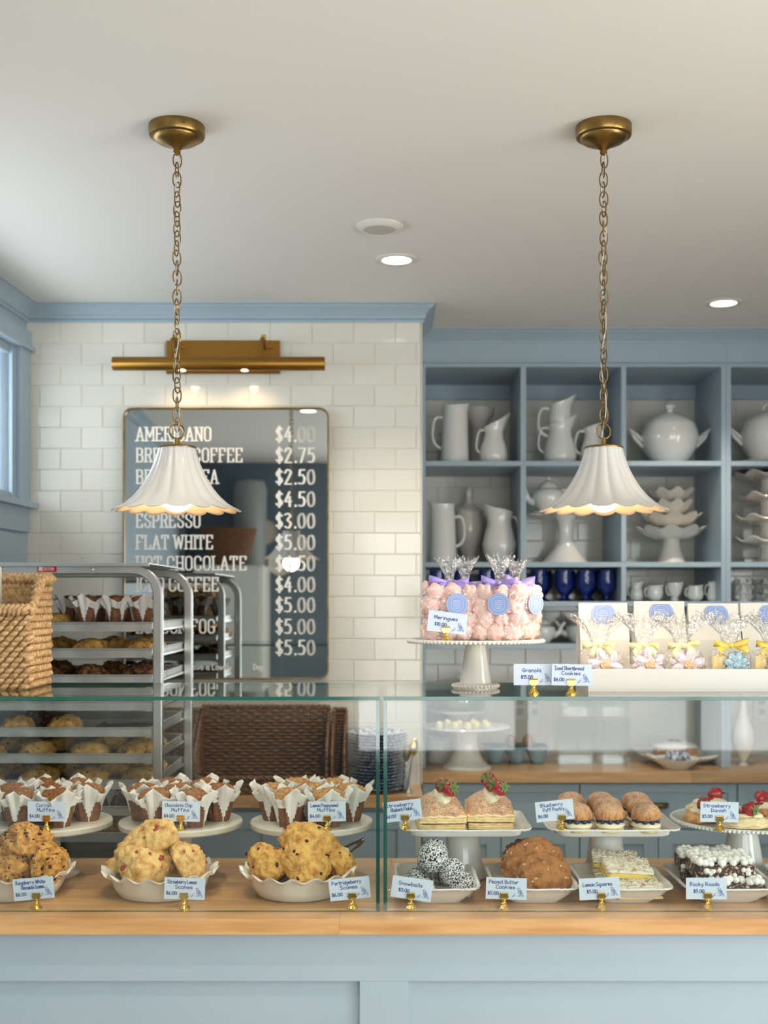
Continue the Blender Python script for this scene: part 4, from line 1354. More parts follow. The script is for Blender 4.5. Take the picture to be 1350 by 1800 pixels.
for sx_ in (-1, 1):
    pf = [(-dp / 2 + dp * i / 10, hb_ * topf(i / 10)) for i in range(11)]
    xs = sx_ * (wd / 2 - .008)
    mb.add([(xs, y, .002) for y, _ in pf] + [(xs, y, z) for y, z in pf], [(i, i + 1, i + 12, i + 11) for i in range(10)])
mb.box(-wd / 2 + .006, wd / 2 - .006, -dp / 2 + .006, dp / 2 - .006, .0005, .004)
mb.build('lining', 'seagrass', t, smooth=False)
mb = MB()
rp = [(-wd / 2, -dp / 2, hf)] + [(wd / 2 * (i / 20 * 2 - 1), -dp / 2, hf) for i in range(1, 21)] + [(wd / 2, -dp / 2 + dp * i / 14, hb_ * topf(i / 14)) for i in range(1, 15)] + [(wd / 2 * (1 - 2 * i / 20), dp / 2, hb_) for i in range(1, 21)] + [(-wd / 2, dp / 2 - dp * i / 14, hb_ * topf(1 - i / 14)) for i in range(1, 14)]
for i, p_ in enumerate(rp):
    q_ = rp[(i + 1) % len(rp)]
    p_, q_ = Vector(p_), Vector(q_)
    d_ = (q_ - p_).normalized()
    u_ = Vector((0, 0, 1))
    s_ = d_.cross(u_)
    mb.tube([p_ + (u_ * -.012 + s_ * .006), p_ + s_ * .011 + d_ * .004, p_ + u_ * .010 + d_ * .010, p_ - s_ * .011 + d_ * .014, p_ - u_ * .012 - s_ * .006 + d_ * .018], [.004, .0075, .008, .0075, .004], 6)
mb.build('braided_rim', 'seagrass', t, angle=None)
for k_, (xx, hh) in enumerate(((-.13, .30), (-.035, .285))):
    bx_ = MB().box(-.045, .045, -.02, .02, 0, hh).build('paper_bag', 'white_paper', None, (bx1 - .135 + xx * .9 + .02, by0 + .07 + .05 * k_, ZG + .006), (0.06, 0, 0.1), smooth=False, bevel=.002)
    tag(bx_, 'white paper bag standing in the seagrass basket, %s one' % ('taller' if k_ == 0 else 'shorter'), 'bag', 'paper bags in the seagrass basket')

# ================================================================== BLUE PLATES AND SPOON
p = at(664, 0, 4.26)
pl = MB().lathe([(0, .002), (.052, .002), (.060, 0), (.064, .002), (.070, .005), (.098, .013), (.108, .0165), (.1085, .0185), (.1065, .0190), (.070, .0085), (.058, .005), (0, .005)], 48)
for q in range(len(pl.f)):
    if q // 48 >= 4 and q // 48 <= 6: pl.m[q] = 1
PLATE = pl.mesh('dinner_plate', ['plate_blue', 'plate_navy'], True, 30)
for k_ in range(18):
    rr = random.Random(k_)
    s_ = 1.0 if k_ > 9 else 0.985
    o = obj('dinner_plate', PLATE, None, (p.x + rr.gauss(0, .0014), 4.26 + rr.gauss(0, .0012), ZC + .0003 + .0112 * k_), (0, 0, rr.random() * 6), s_)
    tag(o, 'topmost blue and white patterned plate of the stack on the back worktop' if k_ == 17 else 'blue and white plate in the tall stack under the topmost plate', 'plate', 'stacked blue plates')
for (px_, py_, mt, lab, lean) in ((727, 1292, 'brass_bright', 'gold serving spoon standing upright beside the stacked blue plates, nearer one', .10), (718, 1310, 'brass', 'dull gold serving spoon standing behind the other spoon beside the plates', .06)):
    q = at(px_ - 3, 0, 4.20 if px_ > 720 else 4.27)
    H = (1385 - py_) / 497
    sp = thing('serving_spoon', lab, 'spoon', (q.x - .012, q.y, ZC))
    MB().tube([(0, 0, .010), (.004, 0, H * .3), (lean * .16, 0, H * .72)], [.006, .0045, .0035], 8).build('handle', 'steel', sp)
    MB().ball((0, 0, 0), 1, 2, (.017, .008, .032)).build('bowl', mt, sp, (lean * .16 + .004, 0, H * .72 + .026), (0, .12, .5))
    MB().lathe([(0, 0.0004), (.014, .0004), (.015, .004), (.009, .012), (.007, .018), (0, .018)], 16).build('weighted_foot', 'steel', sp)

# ================================================================== WHITE CROCKERY
SHELF_D = 5.0


def sx(px, d=SHELF_D): return (px - 680) / 2100 * d


def vessel_shell(prof_, wall=.004):
    inn_ = [(max(0.001, r - wall), z) for r, z in reversed(prof_) if z > prof_[0][1] + .006 and r > wall + .002]
    return prof_ + inn_ + [(0, prof_[0][1] + .006)]


def handle_path(r, z0, z1, out, ang, droop=0.0):
    pts = []
    for i in range(13):
        f = i / 12
        a_ = PI * f
        pts.append(((r + out * math.sin(a_) ** .8) * math.cos(ang), (r + out * math.sin(a_) ** .8) * math.sin(ang), z1 + (z0 - z1) * (f + droop * math.sin(a_))))
    return pts


def pitcher(label, loc, prof_, spout=0.02, side=1, hz=(.3, .85), hout=.045, hr=.006, group=None, rim_wave=0.0, mat='ceramic', name='pitcher', fl=0):
    """side=+1: spout to the right, handle to the left"""
    t_ = thing(name, label, name.split('_')[-1], loc, (0, 0, 0 if side > 0 else PI), group)
    H = prof_[-1][1]
    sh = vessel_shell(prof_)
    def fn(t__, i, r, z):
        f = max(0, (z - H * .72) / (H * .28))
        c_ = max(0, math.cos(t__)) ** 3
        rr_ = r + spout * f * f * c_ * (1 if r > .002 else 0)
        zz = z + (spout * .9 * f ** 3 * c_ - rim_wave * f ** 2 * max(0, -math.cos(t__)) * .0) + rim_wave * f ** 3 * math.cos(t__)
        if fl: rr_ *= 1 + .03 * abs(math.sin(fl * t__ / 2))
        return (rr_, zz)
    MB().lathe(sh, 40, fn).build('body', mat, t_, angle=60)
    def rad(z):
        for (r0, z0), (r1, z1) in zip(prof_, prof_[1:]):
            if z0 <= z <= z1: return r0 + (r1 - r0) * (z - z0) / max(1e-6, z1 - z0)
        return prof_[-1][0]
    z0, z1 = H * hz[0], H * hz[1]
    hp = []
    for i in range(15):
        f = i / 14
        s_ = math.sin(PI * f)
        zz = z1 + (z0 - z1) * f + (z1 - z0) * .22 * math.sin(2 * PI * f) * (1 if f < .5 else .3)
        base = rad(z1) * (1 - f) + rad(z0) * f - .003
        hp.append((-(base + hout * s_ ** .75), 0, zz))
    if hout > 0:
        MB().tube(hp, [hr * (1.15 - .25 * math.sin(PI * i / 14)) for i in range(15)], 8).build('handle', mat, t_)
    return t_


Z1, Z2, Z3, Z4 = SH[1] + .0004, SH[2] + .0004, SH[3] + .0004, SH[4] + .0004
TALL = [(.0, 0), (.055, 0), (.060, .004), (.0595, .02), (.055, .12), (.050, .22), (.051, .246)]
CREAM = [(0, 0), (.046, 0), (.056, .012), (.060, .035), (.055, .07), (.042, .105), (.037, .130), (.041, .155), (.046, .17)]
JUG = [(0, 0), (.052, 0), (.064, .012), (.070, .038), (.064, .08), (.050, .12), (.045, .145), (.050, .168), (.055, .182)]
G1 = 'white pitchers on the shelves'
pitcher('tall straight white pitcher with a ring handle on the top shelf', (sx(799), 4.98, Z1), TALL, .012, 1, (.28, .8), .042, .006, G1)
vt = thing('trumpet_vase', 'white trumpet-mouthed vase standing behind the top-shelf pitchers', 'vase', (sx(843, 5.14), 5.14, Z1))
MB().lathe(vessel_shell([(0, 0), (.045, 0), (.042, .02), (.034, .10), (.034, .17), (.040, .20), (.060, .235), (.066, .262)]), 36).build('body', 'ceramic_old', vt)
MB().lathe([(.0335, .18), (.038, .183), (.038, .188), (.0345, .191)], 36, caps=False).build('collar', 'ceramic_old', vt)
pitcher('small bulbous white creamer with a looped handle beside the tall straight pitcher', (sx(868, 4.95), 4.95, Z1), CREAM, .028, 1, (.28, .82), .026, .0045, G1, .02)
pitcher('white jug at the bottom of the nested pair on the top shelf', (sx(984), 5.0, Z1), JUG, .022, 1, (.3, .86), .034, .005, G1, .016)
pitcher('white jug nested into the top of another, with a tall loop handle', (sx(984), 5.0, Z1 + .128), [(0, 0), (.034, 0), (.040, .02), (.046, .05), (.050, .075), (.046, .10), (.043, .12), (.046, .136)], .026, 1, (-.05, .80), .048, .006, G1, .014)
pitcher('white jug partly hidden by the pendant chain on the top shelf', (sx(1046), 5.02, Z1), [(r * .86, z * .94) for r, z in JUG], .02, 1, (.3, .85), .034, .005, G1, .014)


def tureen(label, x, y, z, R_, H, plate=False, ladle=True, knob='flat'):
    t_ = thing('soup_tureen', label, 'tureen', (x, y, z), (0, 0, 0))
    z0 = .012 if plate else 0
    body = [(0, z0), (R_ * .56, z0), (R_ * .58, z0 + .012), (R_ * .70, z0 + H * .10), (R_ * .92, z0 + H * .28), (R_, z0 + H * .44), (R_ * .98, z0 + H * .54), (R_ * .88, z0 + H * .66)]
    MB().lathe(vessel_shell(body), 48).build('bowl', 'ceramic', t_, angle=50)
    zl = z0 + H * .655
    lid = MB().lathe([(R_ * .80, zl - .004), (R_ * .90, zl), (R_ * .88, zl + .006), (R_ * .74, zl + H * .09), (R_ * .50, zl + H * .17), (R_ * .22, zl + H * .215), (.0, zl + H * .22)], 48, caps=False).build('lid', 'ceramic', t_, angle=50)
    zk = zl + H * .215
    if knob == 'flat':
        MB().lathe([(.018, zk - .004), (.013, zk + .008), (.018, zk + .020), (.024, zk + .026), (.024, zk + .031), (0, zk + .032)], 24).build('knob', 'ceramic', lid)
    else:
        MB().tube([(.016 * math.cos(PI * i / 10 * 1.2 - .3), 0, zk + .012 + .018 * math.sin(PI * i / 10 * 1.2 - .3)) for i in range(11)], .005, 8).build('knob', 'ceramic', lid)
    for s_ in (-1, 1):
        mb_ = MB()
        mb_.tube([(s_ * R_ * .93, 0, z0 + H * .40), (s_ * (R_ + .020), 0, z0 + H * .50), (s_ * (R_ + .042), 0, z0 + H * .575), (s_ * (R_ + .050), 0, z0 + H * .60)], [.016, .015, .012, .009], 10, flat=.6)
        mb_.tube([(s_ * (R_ + .040), 0, z0 + H * .56), (s_ * (R_ + .026), 0, z0 + H * .44), (s_ * R_ * .92, 0, z0 + H * .30)], .007, 8)
        mb_.build('handle', 'ceramic', t_)
    if plate:
        MB().lathe([(0, 0), (.07, 0), (.075, .003), (.135, .011), (.140, .015), (.135, .016), (.07, .008), (0, .008)], 48).build('saucer', 'ceramic', t_)
    return t_


tureen('large round white soup tureen with a flat knob and two handles on the top shelf', sx(1177, 4.98), 4.98, Z1, .119, .25)
tureen('white soup tureen with a ring knob standing on its own saucer', sx(1350, 4.98), 4.99, Z1, .113, .245, True, knob='ring')

pitcher('tall straight white jug with its handle to the right on the middle shelf', (sx(779, 4.94), 4.94, Z2), [(r * .95, z * .98) for r, z in TALL], .014, -1, (.28, .78), .040, .006, G1)
ut = thing('lidded_urn', 'white lidded urn with a tall finial behind the middle-shelf jugs', 'urn', (sx(824, 5.12), 5.12, Z2))
MB().lathe(vessel_shell([(0, 0), (.034, 0), (.036, .012), (.026, .028), (.036, .05), (.058, .10), (.066, .15), (.064, .19), (.058, .21), (.062, .222)]), 40).build('body', 'ceramic_old', ut)
MB().lathe([(.060, .221), (.064, .226), (.056, .236), (.030, .252), (.016, .266), (.012, .290), (.015, .302), (.018, .310), (.012, .322), (.006, .334), (0, .337)], 36, caps=True).build('lid', 'ceramic_old', ut)
pitcher('wide bellied white vase-shaped jug on the middle shelf', (sx(878, 4.96), 4.96, Z2), [(0, 0), (.040, 0), (.050, .008), (.068, .05), (.071, .08), (.060, .125), (.050, .16), (.050, .185), (.056, .215), (.058, .222)], .014, -1, (.35, .85), .02, .005, G1, .012)


def beads(mb_, R_, z, n_, r):
    for i in range(n_):
        a_ = 2 * PI * i / n_
        mb_.ball((R_ * math.cos(a_), R_ * math.sin(a_), z), r, 1)


def cake_stand(label, loc, R_, H, foot, mat='ceramic', bead=False, scallop=0, group=None, dish=0.0, stemr=None, name='cake_stand'):
    t_ = thing(name, label, 'cake stand', loc, (0, 0, 0), group)
    sr = stemr or foot * .45
    st = [(0, 0), (foot, 0), (foot, .005), (foot * .93, .010), (foot * .70, H * .18), (sr * 1.1, H * .42), (sr, H * .60), (sr * 1.1, H * .82), (sr * 1.7, H - .010), (0, H - .010)]
    if bead:
        st = [(0, 0), (foot * .97, 0), (foot * .97, .008), (foot * .84, .012), (foot * .70, .014), (foot * .44, H - .012), (0, H - .012)]
    MB().lathe(st, 40).build('pedestal', mat, t_, angle=50)
    pf = [(0, H - .011), (sr * 1.6, H - .011), (R_ * .80, H - .006), (R_ * .97, H + dish - .004), (R_, H + dish), (R_ * .985, H + dish + .004), (R_ * .93, H + .002 + dish * .4), (R_ * .6, H), (0, H)]
    fn = None
    if scallop:
        def fn(t__, i, r, z):
            f = max(0, (r / R_ - .55) / .45)
            return (r * (1 + .035 * f * math.cos(scallop * t__)), z + .010 * f * f * math.cos(scallop * t__))
    MB().lathe(pf, max(48, scallop * 8), fn).build('plate', mat, t_, angle=50)
    if bead:
        mb_ = MB(); beads(mb_, R_, H - .001, int(2 * PI * R_ / .0105), .0056); mb_.build('beaded_rim', mat, t_, angle=None)
        mb_ = MB(); beads(mb_, foot * .97, .0065, int(2 * PI * foot / .0095), .0056); mb_.build('beaded_foot', mat, t_, angle=None)
    return t_


cake_stand('white pedestal cake stand carrying a teapot on the middle shelf', (sx(995), 5.02, Z2), .150, .212, .098, stemr=.030)


def teapot(label, loc, R_, H, side=-1, group=None, mat='ceramic'):
    t_ = thing('teapot', label, 'teapot', loc, (0, 0, 0 if side > 0 else PI), group)
    MB().lathe(vessel_shell([(0, 0), (R_ * .55, 0), (R_ * .6, H * .04), (R_ * .9, H * .22), (R_, H * .40), (R_ * .93, H * .55), (R_ * .62, H * .66)]), 36).build('body', mat, t_)
    lid = MB().lathe([(R_ * .66, H * .655), (R_ * .64, H * .68), (R_ * .48, H * .79), (R_ * .2, H * .87), (0, H * .885)], 36, caps=False).build('lid', mat, t_)
    MB().ball((0, 0, H * .94), R_ * .13, 2).build('knob', mat, lid)
    MB().tube(smooth_path([(R_ * .8, 0, H * .28), (R_ * 1.25, 0, H * .36), (R_ * 1.42, 0, H * .58), (R_ * 1.70, 0, H * .72)], 4), [R_ * .26] * 3 + [R_ * .20] * 4 + [R_ * .14] * 4 + [R_ * .11] * 2, 10).build('spout', mat, t_)
    MB().tube(smooth_path([(-R_ * .75, 0, H * .58), (-R_ * 1.3, 0, H * .64), (-R_ * 1.55, 0, H * .45), (-R_ * 1.3, 0, H * .22), (-R_ * .85, 0, H * .2)], 4), R_ * .09, 8).build('handle', mat, t_)
    return t_


teapot('white teapot standing on the tall cake stand on the middle shelf', (sx(963), 4.99, Z2 + .2135), .068, .150)


def ruffle_bowl(label, loc, R_, H, foot, group):
    t_ = thing('ruffled_bowl', label, 'bowl', loc, (0, 0, random.Random(int(H * 1e4)).random()), group)
    MB().lathe([(0, 0), (foot, 0), (foot * .95, .006), (foot * .6, (H - .045) * .6), (foot * .55, H - .047), (0, H - .047)], 32).build('pedestal', 'ceramic_old', t_)
    pf = [(0, H - .048), (R_ * .55, H - .046), (R_ * .80, H - .026), (R_ * .97, H - .002), (R_, H), (R_ * .94, H), (R_ * .76, H - .022), (R_ * .5, H - .040), (0, H - .042)]
    def fn(t__, i, r, z):
        f = max(0, (r / R_ - .6) / .4)
        return (r * (1 + .05 * f * math.cos(9 * t__)), z + .009 * f * math.cos(9 * t__))
    MB().lathe(pf, 90, fn).build('bowl', 'ceramic_old', t_)
    return t_


zb = Z2
for (R_, H, ft, lab) in ((.140, .148, .062, 'lowest and widest'), (.124, .098, .045, 'second'), (.090, .092, .040, 'third'), (.096, .086, .036, 'topmost')):
    ruffle_bowl('white footed bowl with a ruffled rim, %s of the stack of bowls' % lab, (sx(1181), 5.01, zb), R_, H, ft, 'stacked ruffled bowls')
    zb += H - .038 - (.004 if lab[0] == 'l' else 0)
zb = Z2
for k_, lab in enumerate(('lowest', 'second', 'third', 'topmost')):
    cake_stand('white scalloped cake stand, %s of the stack beside the hutch post' % lab, (sx(1352), 5.0, zb), .138 - .006 * (k_ == 2), .090, .062 - .006 * (k_ > 0), 'ceramic_old', scallop=8, group='stacked scalloped cake stands', dish=.008, stemr=.036)
    zb += .0915

# blue goblets
gob = thing('blue_goblet', 'cobalt blue glass goblet in the front row of the low shelf', 'goblet', (0, 0, 0), group='blue glass goblets')
MB().lathe([(0, 0), (.026, 0), (.027, .004), (.012, .012), (.010, .022), (.020, .034), (.034, .055), (.037, .080), (.034, .110), (.036, .128), (.0335, .128), (.031, .108), (.033, .08), (.028, .055), (.012, .044), (0, .042)], 28).build('bowl', 'blue_glass', gob)
mb = MB()
for r_ in range(5):
    for i in range(14):
        a_ = 2 * PI * (i + .5 * (r_ % 2)) / 14
        mb.ball((.0365 * math.cos(a_), .0365 * math.sin(a_), .058 + .012 * r_), .0035, 1)
mb.build('hobnails', 'blue_glass', gob)
first = True
for (row_d, pxs, lab) in ((4.93, (947, 991, 1029, 1066), 'cobalt blue glass goblet in the front row of the low shelf'), (5.08, (955, 996, 1036, 1072), 'cobalt blue glass goblet in the back row of the low shelf'), (4.93, (770, 812, 856, 895), 'cobalt blue glass goblet on the low shelf behind the meringue bags')):
    for n_g, px_ in enumerate(pxs):
        l_ = (sx(px_, row_d), row_d, Z3)
        if first:
            gob.location = l_; first = False; gob['label'] = lab + ', first along'
        else:
            copy_tree(gob, l_, (0, 0, px_), label=lab + ', ' + ('first', 'second', 'third', 'fourth')[n_g] + ' along', group='blue glass goblets')

# five small creamers
small = [
 ('small white creamer with an angular lip, first of five on the low shelf', [(0, 0), (.020, 0), (.028, .012), (.026, .04), (.021, .055), (.026, .078)], .012, 1118, -1 + 2, .9),
 ('small round white creamer, second of five on the low shelf', [(0, 0), (.018, 0), (.030, .014), (.034, .034), (.030, .055), (.030, .064)], .008, 1151, 1, 1),
 ('small white footed creamer, middle one of five on the low shelf', [(0, 0), (.017, 0), (.017, .006), (.012, .014), (.024, .032), (.030, .054), (.030, .076)], .008, 1186, 1, 1),
 ('small squat white creamer with a ring handle, fourth of five on the low shelf', [(0, 0), (.020, 0), (.031, .014), (.034, .032), (.028, .054), (.030, .064)], .006, 1222, 1, 1),
 ('small slender white creamer, last of five on the low shelf beside the post', [(0, 0), (.022, 0), (.028, .014), (.026, .034), (.019, .056), (.024, .080)], .012, 1254, 1, 1)]
for lab, pr_, sp_, px_, sd, _ in small:
    pitcher(lab, (sx(px_, 4.93), 4.93, Z3), pr_, sp_, 1, (.3, .82), .014, .003, 'small creamers in a row')
# tiny two-tier stands
for k_, (px_, d, lab) in enumerate(((1306, 4.92, 'front'), (1332, 5.06, 'rear'), (1356, 4.92, 'outer'))):
    for lv in range(2):
        cake_stand('tiny white scalloped stand, %s of the %s pair on the low shelf' % (('lower', 'upper')[lv], lab), (sx(px_, d), d, Z3 + .0405 * lv), .036, .038, .026, 'ceramic', scallop=7, group='tiny scalloped stands', stemr=.012, dish=.003)
teapot('white teapot in the lowest cubbyhole behind the meringue bags', (sx(953, 4.95), 4.95, Z4), .056, .118, 1, 'teapots in the lowest cubbyholes')
teapot('white teapot in the lowest cubbyhole behind the first granola bag', (sx(1018, 5.02), 5.02, Z4), .060, .122, -1, 'teapots in the lowest cubbyholes')

# ================================================================== BACK WORKTOP ITEMS
p = at(820, 0, 4.84)
cake_stand('plain white cake stand holding pale truffles on the hutch worktop', (p.x, 4.84, ZC + .0003), .178, .165, .100, 'ceramic', stemr=.045)
zt_ = ZC + .1655
for i, (px_, dd) in enumerate(((772, 4.78), (800, 4.75), (807, 4.82), (822, 4.73), (832, 4.86), (838, 4.77), (857, 4.74), (853, 4.83), (787, 4.86))):
    q = at(px_, 0, dd)
    t_ = thing('truffle', 'pale yellow round truffle in a paper cup on the white cake stand', 'truffle', (q.x, dd, zt_ + .0003), group='truffles on the white cake stand')
    MB().ball((0, 0, .016), .0145, 2, (1, 1, .95), .1, 2, i).build('truffle_ball', 'truffle', t_)
    MB().lathe([(.010, 0), (.017, .010)], 24, lambda t__, i_, r, z: (r + .0012 * math.cos(12 * t__) * i_, z)).build('paper_cup', 'white_card', t_, solid=.0004)
# glass dome on a white stand behind
q = at(806, 0, 5.11)
cake_stand('low white cake stand under the glass dome behind the truffles', (q.x, 5.10, ZC + .0003), .125, .205, .070, 'ceramic', stemr=.04)
t_ = thing('glass_dome', 'clear glass cake dome with a round knob below the lowest shelf', 'dome', (q.x, 5.10, ZC + .2065))
DM = [(.112, 0), (.113, .05)] + [(.113 * math.cos(math.radians(a_)), .05 + .075 * math.sin(math.radians(a_))) for a_ in range(10, 90, 10)] + [(.006, .125)]
MB().lathe(DM, 48, caps=False).build('cover', 'acrylic', t_, solid=.003)
MB().ball((0, 0, .145), .017, 2).build('knob', 'acrylic', t_)
MB().lathe([(.006, .124), (.005, .132), (.008, .134)], 16, caps=False).build('knob_stem', 'acrylic', t_)
q = at(781, 0, 4.98)
t_ = thing('white_canister', 'plain white canister behind the truffle stand on the worktop', 'canister', (q.x - .02, 5.0, ZC + .0003))
MB().lathe([(0, 0), (.046, 0), (.048, .003), (.048, .090), (.046, .093), (0, .093)], 32).build('body', 'ceramic', t_)
MB().lathe([(.050, .0935), (.050, .104), (.046, .108), (0, .108)], 32).build('lid', 'ceramic', t_)
# egg carton
q0, q1 = at(852, 0, 4.98), at(962, 0, 4.98)
t_ = thing('egg_carton', 'pale teal egg carton holding brown eggs on the hutch worktop', 'carton', ((q0.x + q1.x) / 2, 5.0, ZC + .0003))
wd = q1.x - q0.x
mb = MB()
for r_ in range(2):
    for i in range(3):
        mb.lathe([(.018, 0), (.022, .002), (.036, .035), (.040, .062), (.043, .070)], 20, M=Matrix.Translation((-wd / 2 + wd * (i + .5) / 3, -.042 + .084 * r_, 0)))
mb.box(-wd / 2 - .006, wd / 2 + .006, -.092, .092, .066, .070)
mb.build('tray', 'teal_carton', t_, angle=40)
for i in range(2):
    o = MB().ball((0, 0, 0), .025, 2, (1, 1, 1.2)).build('egg', 'brown_egg', None, (t_.location.x + .006 + .072 * i - .03, 4.958, ZC + .093))
    tag(o, 'brown egg sitting in the teal carton, %s one' % ('outer' if i else 'middle'), 'egg', 'eggs in the carton')
# clear acrylic holders
for (pa, pb, lab) in ((978, 1046, 'tall clear acrylic holder nearest the egg carton'), (1056, 1104, 'tall narrow clear acrylic holder beside the iced cake')):
    qa, qb = at(pa, 0, 4.98), at(pb, 0, 4.98)
    t_ = thing('acrylic_holder', lab, 'holder', ((qa.x + qb.x) / 2, 5.0, ZC + .0003), group='acrylic holders')
    hw = (qb.x - qa.x) / 2
    MB().box(-hw, hw, -.08, .08, 0, .005).build('base', 'acrylic', t_, smooth=False)
    MB().box(-hw, hw, .055, .060, .005, .30).build('upright', 'acrylic', t_, smooth=False)
    MB().box(-hw, -hw + .004, -.06, .055, .005, .28).build('side', 'acrylic', t_, smooth=False)
    MB().box(hw - .004, hw, -.06, .055, .005, .28).build('side', 'acrylic', t_, smooth=False)
# iced loaf on a square plate
q0, q1 = at(1125, 0, 5.0), at(1256, 0, 5.0)
t_ = thing('square_plate', 'white upturned-corner plate holding an iced brown loaf', 'plate', ((q0.x + q1.x) / 2, 5.02, ZC + .0003))
hw = (q1.x - q0.x) / 2
G = 12
vs = []
for j in range(G + 1):
    for i in range(G + 1):
        u, v = i / G * 2 - 1, j / G * 2 - 1
        m_ = max(abs(u), abs(v))
        vs.append((u * hw, v * .15, .004 + .030 * max(0, m_ - .55) / .45 + .018 * (abs(u * v)) ** 3))
MB().add(vs, [(j * (G + 1) + i, j * (G + 1) + i + 1, (j + 1) * (G + 1) + i + 1, (j + 1) * (G + 1) + i) for j in range(G) for i in range(G)]).build('dish', 'ceramic', t_, solid=.005)
lf = thing('iced_loaf', 'brown loaf cake with thick white icing and dark topping', 'cake', (t_.location.x - .005, 5.02, ZC + .0085))
MB().box(-.085, .085, -.05, .05, 0, .050).build('cake', 'pb_cookie', lf, smooth=False, bevel=.008)
me_, _ = blob('icing', 'marshmallow', (.092, .055, .028), 3, 0, .18, 3, .06, 6, 5)
obj('icing', me_, lf, (0, 0, .046))
mb = MB()
for i in range(10):
    a_ = random.Random(i).random() * 6
    mb.tube([(0, 0, .0), (.014 * math.cos(a_), .014 * math.sin(a_), .006), (.03 * math.cos(a_), .03 * math.sin(a_), .004)], .0028, 5)
mb.build('dark_topping', 'choc', lf, (0, 0, .076))
# bowl of wrapped blue and white sweets
q0, q1 = at(1150, 0, 4.78), at(1236, 0, 4.78)
R_ = (q1.x - q0.x) / 2
cb = thing('sweet_bowl', 'small white bowl heaped with blue and white wrapped sweets', 'bowl', ((q0.x + q1.x) / 2, 4.82, ZC + .0003))
MB().lathe(vessel_shell([(0, 0), (R_ * .5, 0), (R_ * .55, .006), (R_ * .85, .026), (R_, .042)], .003), 40).build('bowl', 'ceramic_cream', cb)
for i in range(9):
    a_ = i * 2.4
    rr_ = .017 * math.sqrt(i)
    o = MB().ball((0, 0, 0), .019, 2, (1.15, .8, .6), .25, 3, i).build('wrapped_sweet', 'plate_blue', None, (cb.location.x + rr_ * math.cos(a_), 4.82 + rr_ * math.sin(a_), ZC + .046 + .010 * (1 - i / 9)), (i, .3 * i, i * 2))
    tag(o, 'blue and white wrapped sweet heaped in the small white bowl', 'sweet', 'wrapped sweets in the bowl')
# rounded white vessel beside the hutch post
q = at(1311, 0, 4.88)
t_ = thing('white_vessel', 'rounded white vessel with a tall pale neck beside the hutch post', 'vessel', (q.x, 4.92, ZC + .0003))
MB().lathe([(0, 0), (.022, 0), (.020, .006), (.012, .016), (.020, .030), (.040, .065), (.047, .105), (.042, .145), (.028, .180), (.020, .215), (.016, .26), (.018, .30), (0, .30)], 36).build('body', 'ceramic', t_)
# wall outlets
for px_ in (914, 940, 1338):
    q = at(px_, 1242, DN)
    t_ = thing('wall_outlet', {914: 'white wall outlet on the tiles, further from the acrylic holders', 940: 'white wall outlet on the tiles nearest the acrylic holders', 1338: 'white wall outlet on the tiles beside the hutch post'}[px_], 'outlet', (q.x, DN - .004, q.z))
    MB().box(-.026 if px_ < 1000 else -.036, .026 if px_ < 1000 else .036, -.006, 0, -.055, .055).build('cover_plate', 'white_plastic', t_, smooth=False, bevel=.002)
    for zz in (-.022, .022):
        MB().box(-.014, .014, -.008, -.005, zz - .014, zz + .014).build('socket_face', 'speaker_mesh', t_, smooth=False, bevel=.003)

# ================================================================== SEEN ONLY IN THE MIRROR (behind the camera)
t_ = thing('tall_cabinet', 'tall white cabinet reflected in the menu mirror', 'cabinet', (-1.18, -0.40, 0))
MB().box(-.26, .26, -.28, .26, 0, 1.86).build('body', 'white_plastic', t_, smooth=False, bevel=.004)
MB().box(-.24, .24, .26, .275, .1, 1.84).build('door', 'white_plastic', t_, smooth=False, bevel=.004)
t_ = thing('storage_tub', 'pale grey rounded tub reflected in the menu mirror above the basket', 'tub', (-1.06, -.53, 1.8605))
MB().lathe([(0, 0), (.115, 0), (.12, .01), (.13, .60), (.11, .66), (0, .68)], 32).build('body', 'grey_plastic', t_)
t_ = thing('round_basket', 'large round wicker basket reflected in the menu mirror', 'basket', (-1.20, -.27, 1.8605))
mb = MB()
for r_ in range(14):
    f = r_ / 13
    R_ = .11 + .10 * f ** .7
    mb.tube([((R_ + .004 * math.sin(i * PI)) * math.cos(2 * PI * i / 40), .55 * (R_ + .004 * math.sin(i * PI)) * math.sin(2 * PI * i / 40), .012 + .26 * f) for i in range(40)], .012, 6, closed=True)
mb.build('weave', 'wicker_brown', t_, angle=None)
for k_, (px_, py_) in enumerate(((466, 936), (446, 985), (494, 990))):
    dv = 9.47
    o = MB().lathe([(0, .004), (.07, .004), (.09, .010), (.10, .016), (.10, .012), (.07, 0), (0, 0)], 36, M=Matrix.Rotation(-PI / 2, 4, 'X')).build('wall_plate', 'ceramic_old', None, ((px_ - 680) / 2100 * dv, -.698, CZ + (1055 - py_) / 2100 * dv))
    tag(o, ('round pale plate on the far wall, uppermost of three reflected in the menu mirror', 'round pale plate on the far wall, nearest the cabinet in the mirror', 'round pale plate on the far wall, lower one under the reflected lamp')[k_], 'plate', 'wall plates seen in the mirror')

# ================================================================== GLASS CASES


def pane(nm, parent, x0, x1, y0, y1, z0, z1):
    c_ = Vector(((x0 + x1) / 2, (y0 + y1) / 2, (z0 + z1) / 2))
    mb_ = MB().box(x0 - c_.x, x1 - c_.x, y0 - c_.y, y1 - c_.y, z0 - c_.z, z1 - c_.z)
    d_ = (z1 - z0, z1 - z0, y1 - y0, y1 - y0, x1 - x0, x1 - x0)
    thin = min(d_)
    mb_.m = [0 if k_ == thin else 1 for k_ in d_]
    return mb_.build(nm, ['glass', 'glass_edge'], parent, c_ - parent.location, smooth=False)


